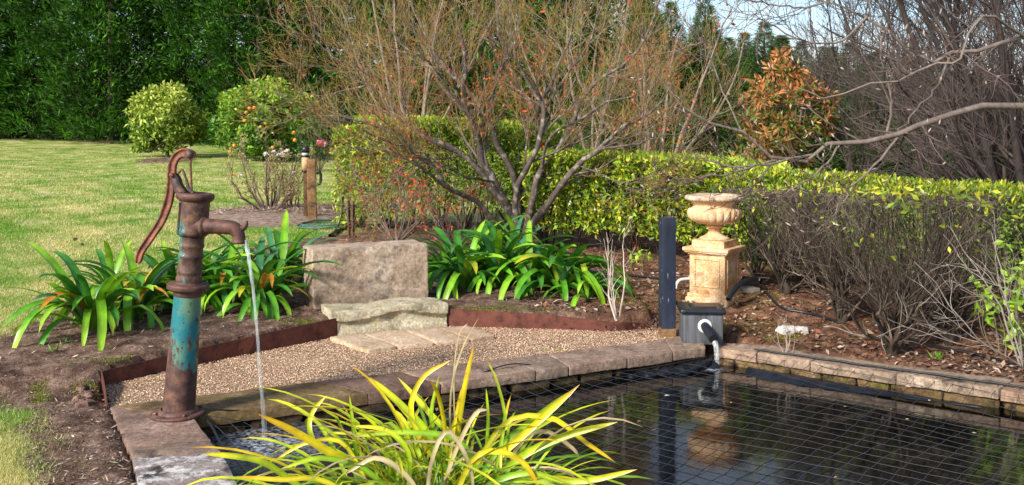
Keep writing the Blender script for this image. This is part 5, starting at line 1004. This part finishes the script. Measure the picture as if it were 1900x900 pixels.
# stray long twigs leaning out over the coping at the far right
r_, P_, l_ = shrub('fallen_branches', 'long pale dry branches leaning across the mulch at the far right', (2.98, 5.35, .05), 9, .75, .95, [dict(n=6, t0=.2, L=(.2, .5), ang=(15, 50), up=.0, k=6, wig=.16, ratio=.6, rmin=.0022), dict(n=4, t0=.2, L=(.08, .25), ang=(20, 50), up=.1, k=4, wig=.18, rmin=.0014)], [(.30, .25, .21), [(.34, .28, .24)], [(.38, .32, .27)]], r0=.007, lean=(-.1, .25), cat='branches')
for i, (px_, py_, n_, lb) in enumerate([(1880, 470, 40, 'lime-leaved shoots at the right edge above the mulch, upper bunch'), (1895, 640, 22, 'low lime-leaved shoots at the right edge near the coping'), (1845, 560, 14, 'sparse green sprig between the dry branches at the right')]):
    p0 = W(px_, py_, 5.6); b = np.array([p0[0] + .08, 5.65, gz(p0[0] + .08, 5.65)]); r_, P_, l_ = shrub('leafy_shoots', lb, b, 5, p0[2] - b[2] + .1, .10, [dict(n=4, t0=.5, L=(.06, .16), ang=(25, 60), up=.1, k=4, wig=.15, rmin=.0016)], [(.2, .16, .1), [(.25, .3, .08)]], r0=.005, lean=(-.08, 0), cat='plant')
    near_leaves(l_[0], n_ * 2, (.05, .085), [(.30, .50, .03), (.42, .60, .05), (.20, .38, .03)], r_, mat='gloss_leaf', t0=.4)

# ------------------------------------------------------------------ magnolia branches with buds, reaching in from the right
def c8(x, y, Y): return W(1200 + x * .511, y * .511, Y)
mroot = thing('magnolia_tree', 'bare magnolia with furry buds reaching in from the right', 'tree', (4.15, 5.9, gz(4.15, 5.9)))
tb = np.array(mroot.location)
T0 = [tb + [0, 0, -.05], tb + [.02, -.02, .6], tb + [-.02, -.05, 1.1]]
lim = [(T0 + [np.array([3.65, 5.6, 1.45])], .07, .04),
       ([tb + [-.02, -.05, 1.0], np.array([3.75, 5.3, 1.38]), c8(1500, 372, 5.2), c8(1370, 382, 5.1), c8(1180, 402, 5.05), c8(1060, 436, 5.0), c8(930, 476, 5.0), c8(870, 496, 5.0), c8(700, 522, 5.0), c8(600, 562, 5.), c8(480, 578, 5.), c8(350, 490, 5.), c8(240, 455, 5.), c8(130, 385, 5.), c8(20, 250, 5.)], .028, .003),
       ([c8(480, 578, 5.), c8(390, 600, 5.), c8(300, 602, 5.), c8(200, 570, 5.), c8(150, 525, 5.)], .008, .003), ([c8(600, 562, 5.), c8(400, 604, 4.9), c8(200, 642, 4.85), c8(60, 632, 4.8)], .009, .003),
       ([c8(700, 522, 5.), c8(640, 610, 4.95), c8(520, 690, 4.9), c8(400, 720, 4.9)], .008, .002), ([c8(930, 476, 5.), c8(830, 600, 4.9), c8(740, 680, 4.85), c8(700, 760, 4.8), c8(600, 850, 4.8)], .009, .002),
       ([tb + [-.02, -.05, 1.0], np.array([3.7, 5.5, 1.75]), c8(1370, 132, 5.3), c8(1250, 176, 5.3), c8(1100, 206, 5.3), c8(1020, 222, 5.3), c8(950, 180, 5.3), c8(870, 90, 5.3), c8(800, 60, 5.3), c8(640, 10, 5.3), c8(560, -30, 5.3)], .019, .003),
       ([c8(1100, 206, 5.3), c8(1060, 300, 5.2), c8(1000, 380, 5.1), c8(900, 490, 5.0)], .009, .004), ([c8(870, 496, 5.), c8(890, 360, 5.), c8(850, 180, 5.), c8(800, 0, 5.)], .010, .004),
       ([tb + [0, 0, .9], np.array([3.6, 5.7, 1.9]), c8(1400, -60, 5.5), c8(1250, -150, 5.4), c8(1000, -200, 5.3), c8(700, -160, 5.3), c8(500, -60, 5.2), c8(360, -10, 5.2)], .02, .003), ([c8(1370, 132, 5.3), c8(1250, 60, 5.1), c8(1180, 100, 5.), c8(1120, 220, 4.9), c8(1020, 250, 4.9), c8(850, 310, 4.8), c8(640, 340, 4.8), c8(560, 320, 4.8)], .011, .003),
       ([c8(640, 10, 5.3), c8(560, 30, 5.3), c8(440, 10, 5.3), c8(350, 0, 5.3)], .008, .003), ([c8(800, 60, 5.3), c8(720, 140, 5.3), c8(600, 160, 5.3), c8(460, 90, 5.3), c8(380, 40, 5.3)], .009, .003), ([c8(350, 490, 5.), c8(260, 300, 5.1), c8(220, 200, 5.1), c8(180, 160, 5.1), c8(0, 220, 5.1)], .006, .003)]
P, lev = bare(mroot, lim, [dict(n=11, t0=.2, L=(.2, .55), ang=(25, 60), up=.35, k=7, wig=.17, ratio=.5, rmin=.0024), dict(n=4, t0=.2, L=(.08, .26), ang=(25, 55), up=.4, k=5, wig=.18, ratio=.65, rmin=.002)], [(.19, .145, .12), [(.12, .085, .07), (.13, .09, .075)], [(.10, .06, .048), (.07, .04, .036), (.15, .10, .085)]], 'bark', (8, 5, 4, 3, 3))
tips = lev[1][0][:, -1]; d_ = nrm(lev[1][0][:, -1] - lev[1][0][:, -2]); d_[:, 2] += .6; d_ = nrm(d_); kx = rng.random(len(tips)) < .34; tips, d_ = tips[kx], d_[kx]; bl = rng.uniform(.018, .034, len(tips))[:, None, None]
s5 = np.array([0, .3, .6, 1.])[None, :, None]; Pb = tips[:, None] + d_[:, None] * s5 * bl; mb = MB(); tubes(mb, Pb - tb, np.array([.002, .0048, .0042, .0006])[None] * np.ones((len(tips), 1)), 5, pick([(.36, .28, .24), (.26, .19, .17), (.46, .38, .33)], len(tips))); mb.obj('buds', M['litter'], mroot)['kind'] = 'stuff'

# darker bare trees behind the hedge on the right
dk = [(.05, .036, .032), [(.06, .042, .036), (.09, .065, .055)], [(.10, .07, .06), (.075, .05, .045)], [(.13, .095, .085)]]
def far_tree(px, Yb, hgt_, label, lean=(0, 0), nst=5, r0=.07, cols=dk, group='bare trees behind the right-hand hedge', specs=None, spread=1.4, low=.25, cat='tree', name='bare_tree', mat='bark'):
    x_ = (px - 950) * Yb / F; b = np.array([x_, Yb, gz(x_, Yb)]); root = thing(name, label, cat, tuple(b), group=group); lim = []
    for i in range(nst):
        a = 6.283 * (i + rng.uniform(-.3, .3)) / nst; s_ = spread * rng.uniform(.4, 1); e = b + np.array([math.cos(a) * s_ + lean[0], math.sin(a) * s_ * .7 + lean[1], hgt_ * rng.uniform(.8, 1.05)])
        m1 = b + np.array([math.cos(a) * s_ * .25 + lean[0] * .3, math.sin(a) * s_ * .2, hgt_ * low]); m2 = m1 * .45 + e * .55 + rng.normal(size=3) * .12; lim.append(([b - [0, 0, .1], m1, m2, e], r0 * rng.uniform(.75, 1.1), r0 * .15))
    P, lev = bare(root, lim, specs or [dict(n=14, t0=.15, L=(.6, 1.6), ang=(20, 55), up=.5, k=8, wig=.14, ratio=.45, rmin=.006), dict(n=7, t0=.15, L=(.3, .8), ang=(20, 50), up=.5, k=6, wig=.15, ratio=.5, rmin=.004), dict(n=4, t0=.15, L=(.15, .4), ang=(20, 50), up=.4, k=4, wig=.15, ratio=.6, rmin=.0028)], cols, mat, (7, 5, 3, 3, 3), 14)
    return root, P, lev
far_tree(1835, 9.0, 3.4, 'dark bare tree with crossing trunks behind the right end of the hedge', (-.25, 0), 7, .04)
far_tree(1925, 8.0, 3.6, 'dark many-branched bare tree cut by the right edge of the picture', (-.45, 0), 7, .045)
far_tree(1730, 12.5, 3.9, 'further grey bare tree whose twigs fill the sky right of the conifers', (0, 0), 7, .035, [(.07, .052, .048), [(.09, .068, .062)], [(.12, .092, .085)], [(.14, .105, .10)]])
far_tree(2000, 12.5, 4.6, 'tall bare tree behind the right edge with twigs against the pale sky', (-.3, 0), 7, .045, [(.07, .052, .048), [(.09, .068, .062)], [(.12, .092, .085)], [(.14, .105, .10)]])
far_tree(1590, 13.5, 3.3, 'slender bare tree right of the copper magnolia, twigs over the pale sky', (0, 0), 5, .026)
# olive-orange twigged trees between maple and copper magnolia
olc = [(.26, .19, .15), [(.18, .15, .08), (.20, .15, .09)], [(.24, .21, .04), (.27, .17, .05)], [(.30, .26, .04), (.30, .17, .05)], [(.30, .26, .04)]]
osp = [dict(n=9, t0=.2, L=(.6, 1.5), ang=(20, 50), up=.35, k=8, wig=.12, ratio=.45, rmin=.006), dict(n=5, t0=.15, L=(.35, .8), ang=(18, 45), up=.3, k=6, wig=.12, ratio=.5, rmin=.004), dict(n=4, t0=.15, L=(.15, .45), ang=(18, 45), up=.3, k=4, wig=.1, ratio=.6, rmin=.0026)]
ra, Pa, la = far_tree(1208, 14.0, 2.9, 'olive-twigged bare maple with a pale pinkish trunk behind the hedge', (.3, 0), 6, .042, olc, 'olive-twigged maples behind the hedge', osp, 1.9, .22, mat='maple_bark'); near_leaves(la[1], 120, (.06, .10), redc, ra)
far_tree(1090, 15.5, 3.6, 'olive-brown bare maple further back between the big maple and the conifers', (0, 0), 6, .038, olc, 'olive-twigged maples behind the hedge', osp, 1.8, .25, mat='maple_bark')
ra, Pa, la = far_tree(760, 15.0, 3.9, 'olive-brown bare maple behind the left hedge, in front of the dark conifers', (.2, 0), 6, .038, olc, 'olive-twigged maples behind the hedge', osp, 2.0, .25, mat='maple_bark')

# ------------------------------------------------------------------ leafy trees beyond
def crown_tree(name, label, cat, px, Yb, cz, rx, rz_, N, size, cols, group=None, tcols=None, tz=.3, wr=.45, trunk_r=.05, clumps=46, hole=.15, shape=1.0, front=None, mat='leaf'):
    x_ = (px - 950) * Yb / F; b = np.array([x_, Yb, gz(x_, Yb)]); root = thing(name, label, cat, tuple(b), group=group); c0 = np.array([0, 0, cz - b[2]])
    d = nrm(rng.normal(size=(clumps, 3))); rr = rng.uniform(.45, 1, clumps)[:, None] ** .6; cc = c0 + d * rr * np.array([rx, rx, rz_]) * np.array([shape, shape, 1]); cr = rng.uniform(.16, .30, clumps) * rx
    i = rng.integers(0, clumps, N); dd = nrm(rng.normal(size=(N, 3))); C = cc[i] + dd * cr[i][:, None] * rng.uniform(.5, 1.1, (N, 1)); C = C[C[:, 2] > .18]; n = len(C)
    D = dd[:n] * .6 + rng.normal(size=(n, 3)) * .6; D[:, 2] -= .1; s = rng.uniform(*size, n); bright = pick(cols, n, .2)
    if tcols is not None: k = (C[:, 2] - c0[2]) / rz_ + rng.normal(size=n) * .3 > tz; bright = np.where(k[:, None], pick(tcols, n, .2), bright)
    mb = MB(); leaves(mb, C, D, s, s * wr, bright, .15); mb.obj('crown', M[mat], root, smooth=False)['kind'] = 'stuff'
    lim = [([b - [0, 0, .1], b + [0, 0, .25 * cz], b + cc[j] * .6, b + cc[j]], trunk_r * rng.uniform(.5, 1), .008) for j in range(0, clumps, 5)]; P, Rr = limb_arrays(lim, 8); mb = MB(); tubes(mb, P - b, Rr, 6, pick([(.12, .09, .07)], len(P))); mb.obj('trunk', M['bark'], root); return root, cc, cr
def zc_(py, Y): return ZC - (py - HZ) * Y / F
cg = [(.20, .32, .035), (.30, .42, .05), (.42, .48, .07), (.12, .21, .025), (.08, .14, .02)]
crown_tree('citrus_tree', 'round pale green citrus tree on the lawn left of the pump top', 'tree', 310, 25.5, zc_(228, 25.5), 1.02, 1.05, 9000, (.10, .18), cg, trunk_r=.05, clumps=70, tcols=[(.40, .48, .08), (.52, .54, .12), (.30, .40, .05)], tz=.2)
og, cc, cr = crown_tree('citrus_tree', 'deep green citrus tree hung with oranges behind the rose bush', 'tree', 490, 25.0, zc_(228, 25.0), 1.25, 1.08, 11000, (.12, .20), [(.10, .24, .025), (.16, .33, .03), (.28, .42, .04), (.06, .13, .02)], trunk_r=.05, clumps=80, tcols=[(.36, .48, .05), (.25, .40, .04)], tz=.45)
om = None
for px_, py_ in ((463, 201), (472, 200), (457, 209), (454, 224), (493, 229), (484, 236), (545, 246), (547, 260), (435, 270), (506, 274), (427, 281)):
    if om is None: mb = MB(); lathe(mb, [(0, -.052), (.035, -.04), (.05, -.015), (.05, .015), (.035, .04), (0, .052)], 10); om = mb.mesh('orange', M['orange'])
    o = bpy.data.objects.new('orange', om); COL.objects.link(o); o.parent = og; o.location = W(px_, py_, 23.85 + rng.uniform(0, .1)) - np.array(og.location)
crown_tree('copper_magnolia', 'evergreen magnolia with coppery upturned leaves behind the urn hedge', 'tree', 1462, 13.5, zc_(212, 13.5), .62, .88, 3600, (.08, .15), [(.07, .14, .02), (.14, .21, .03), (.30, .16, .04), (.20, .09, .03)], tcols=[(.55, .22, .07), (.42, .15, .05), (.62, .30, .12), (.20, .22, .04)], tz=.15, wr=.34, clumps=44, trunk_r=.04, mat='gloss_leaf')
crown_tree('copper_shrub', 'low coppery evergreen shrub left of the magnolia, just above the hedge', 'shrub', 1400, 13.0, zc_(275, 13.0), .50, .40, 1300, (.10, .16), [(.34, .18, .05), (.15, .2, .04), (.45, .22, .08)], wr=.38, clumps=30, trunk_r=.02, mat='gloss_leaf')

# conifers: four shapes, copied along the far side of the lawn
def conifer_mesh(seed, H, Rb, taper, N, cols, tuft=.42, low=.3):
    global rng; keep = rng; rng = np.random.default_rng(seed)
    nt_ = N; z = low + (H - low) * rng.random(nt_) ** (1.0 if taper < .8 else 1.5); prof = Rb * np.clip(1 - (z / H), 0, 1) ** taper if taper > 0 else Rb * np.ones(nt_)
    th = rng.uniform(0, 2 * np.pi, nt_); lump = 1 + .18 * np.sin(th * 3 + z * 1.3 + seed) + .14 * np.sin(th * 5 - z * 2.7) ; rr = prof * lump * rng.uniform(.45, 1.05, nt_) ** .7
    C = np.stack([np.cos(th) * rr, np.sin(th) * rr, z - .25 * rr], 1); O = np.stack([np.cos(th), np.sin(th), np.full(nt_, .55 if taper < .8 else .25)], 1)
    per = 15; tuft = np.repeat(tuft * (1 if taper < .8 else np.clip(1.35 - z / H, .42, 1)), per)[:, None] if taper >= .8 else tuft; Cc = np.repeat(C, per, 0) + rng.normal(size=(nt_ * per, 3)) * tuft * .28 + np.repeat(nrm(O), per, 0) * rng.uniform(-.1, .9, (nt_ * per, 1)) * tuft; D = np.repeat(O, per, 0) + rng.normal(size=(nt_ * per, 3)) * .55
    s = rng.uniform(.13, .30, nt_ * per) * (np.ravel(tuft) / .42); c = np.repeat(pick(cols, nt_, .3), per, 0) * rng.uniform(.75, 1.25, (nt_ * per, 1)); mb = MB(); leaves(mb, Cc, D, s, s * .26, c, .1)
    me = mb.mesh('crown', M['conifer'], False); lim = [([np.array([0, 0, -.2]), np.array([.03, .02, H * .5]), np.array([0, 0, H * .93])], .16, .02)]
    for i in range(44):
        zz = rng.uniform(.08, .9) * H; a = rng.uniform(0, 6.28); L_ = (Rb * (1 - zz / H) ** taper if taper > 0 else Rb) * .85; lim.append(([np.array([0, 0, zz]), np.array([math.cos(a) * L_ * .5, math.sin(a) * L_ * .5, zz + .1]), np.array([math.cos(a) * L_, math.sin(a) * L_, zz + .35])], .035, .008))
    P, Rr = limb_arrays(lim, 6); mb = MB(); tubes(mb, P, Rr, 5, pick([(.09, .06, .045)], len(P))); me2 = mb.mesh('trunk', M['bark']); rng = keep; return me, me2
cgreen = [(.042, .125, .012), (.06, .175, .016), (.09, .24, .02), (.025, .07, .01), (.06, .17, .02)]
hm = [conifer_mesh(s, 11.5, 1.95, .25, 2500, [tuple(np.array(q) * f) for q in cgreen]) for s, f in ((1, .8), (2, .62), (3, .95))]
cm = [conifer_mesh(s, 8.0, 2.2, 1.0, 2900, [(.05, .115, .018), (.07, .15, .025), (.035, .08, .014)], .34, .5) for s in (11, 12, 13)]
def conifer(pair, x_, Y_, label, group, sc=(1, 1, 1), rz=0, name='conifer_tree'):
    r = thing(name, label, 'conifer', (x_, Y_, float(gz(x_, Y_))), (0, 0, rz), group); r.scale = sc
    for nme, me in zip(('crown', 'trunk'), pair):
        o = bpy.data.objects.new(nme, me); COL.objects.link(o); o.parent = r
    return r
for i in range(14):
    Y_ = 34 - .10 * i + (i * 5 % 3) * .7; x_ = (-70 + i * 92 - 950) * Y_ / F
    conifer(hm[i % 3], x_, Y_, 'tall dark conifer in the dense screen behind the lawn, ' + ordn(i, 14), 'dense conifer screen behind the lawn', (1, 1, rng.uniform(.92, 1.08)), rng.uniform(0, 6.28))
tops = [(1190, -30), (1245, 5), (1308, -12), (1352, 70), (1382, 62), (1418, 42), (1452, 66), (1487, 78), (1530, 88), (1575, 80), (1625, 98), (1680, 110), (1740, 118), (1800, 150), (1865, 140), (1930, 150)]
for i, (px_, py_) in enumerate(tops):
    Y_ = 19.5 + (i * 7 % 5) * .5; x_ = (px_ - 950) * Y_ / F; top = zc_(py_, Y_); g0 = float(gz(x_, Y_)); s = (top - g0) / 8.0
    conifer(cm[i % 3], x_, Y_, 'pointed conifer tip in the row right of the maple, ' + ordn(i, 16), 'pointed conifers on the right', (.62, .62, s), rng.uniform(0, 6.28), 'pointed_conifer')
for i in range(9):
    px_ = 1215 + i * 78 + (i * 5 % 3) * 9; py_ = (18, 40, 92, 70, 88, 104, 112, 120, 134)[i]; Y_ = 25.5 + (i % 3) * .6; x_ = (px_ - 950) * Y_ / F; g0 = float(gz(x_, Y_))
    conifer(cm[(i + 1) % 3], x_, Y_, 'dark back-row conifer right of the maple, ' + ordn(i, 9), 'pointed conifers on the right', (.86, .86, (zc_(py_, Y_) - g0) / 8.0), rng.uniform(0, 6.28), 'pointed_conifer')
# low understorey along the foot of the screen
for i, (px_, py_, rx_, lb) in enumerate([(560, 262, 1.0, 'low dark shrub filling the gap right of the orange tree'), (600, 225, .9, 'rounded dark shrub behind the striped post')]):
    crown_tree('dark_shrub', lb, 'shrub', px_, 28.5, zc_(py_, 28.5), rx_, .8, 2600, (.10, .18), [(.035, .10, .02), (.06, .15, .025), (.02, .06, .012)], clumps=34, trunk_r=.03)
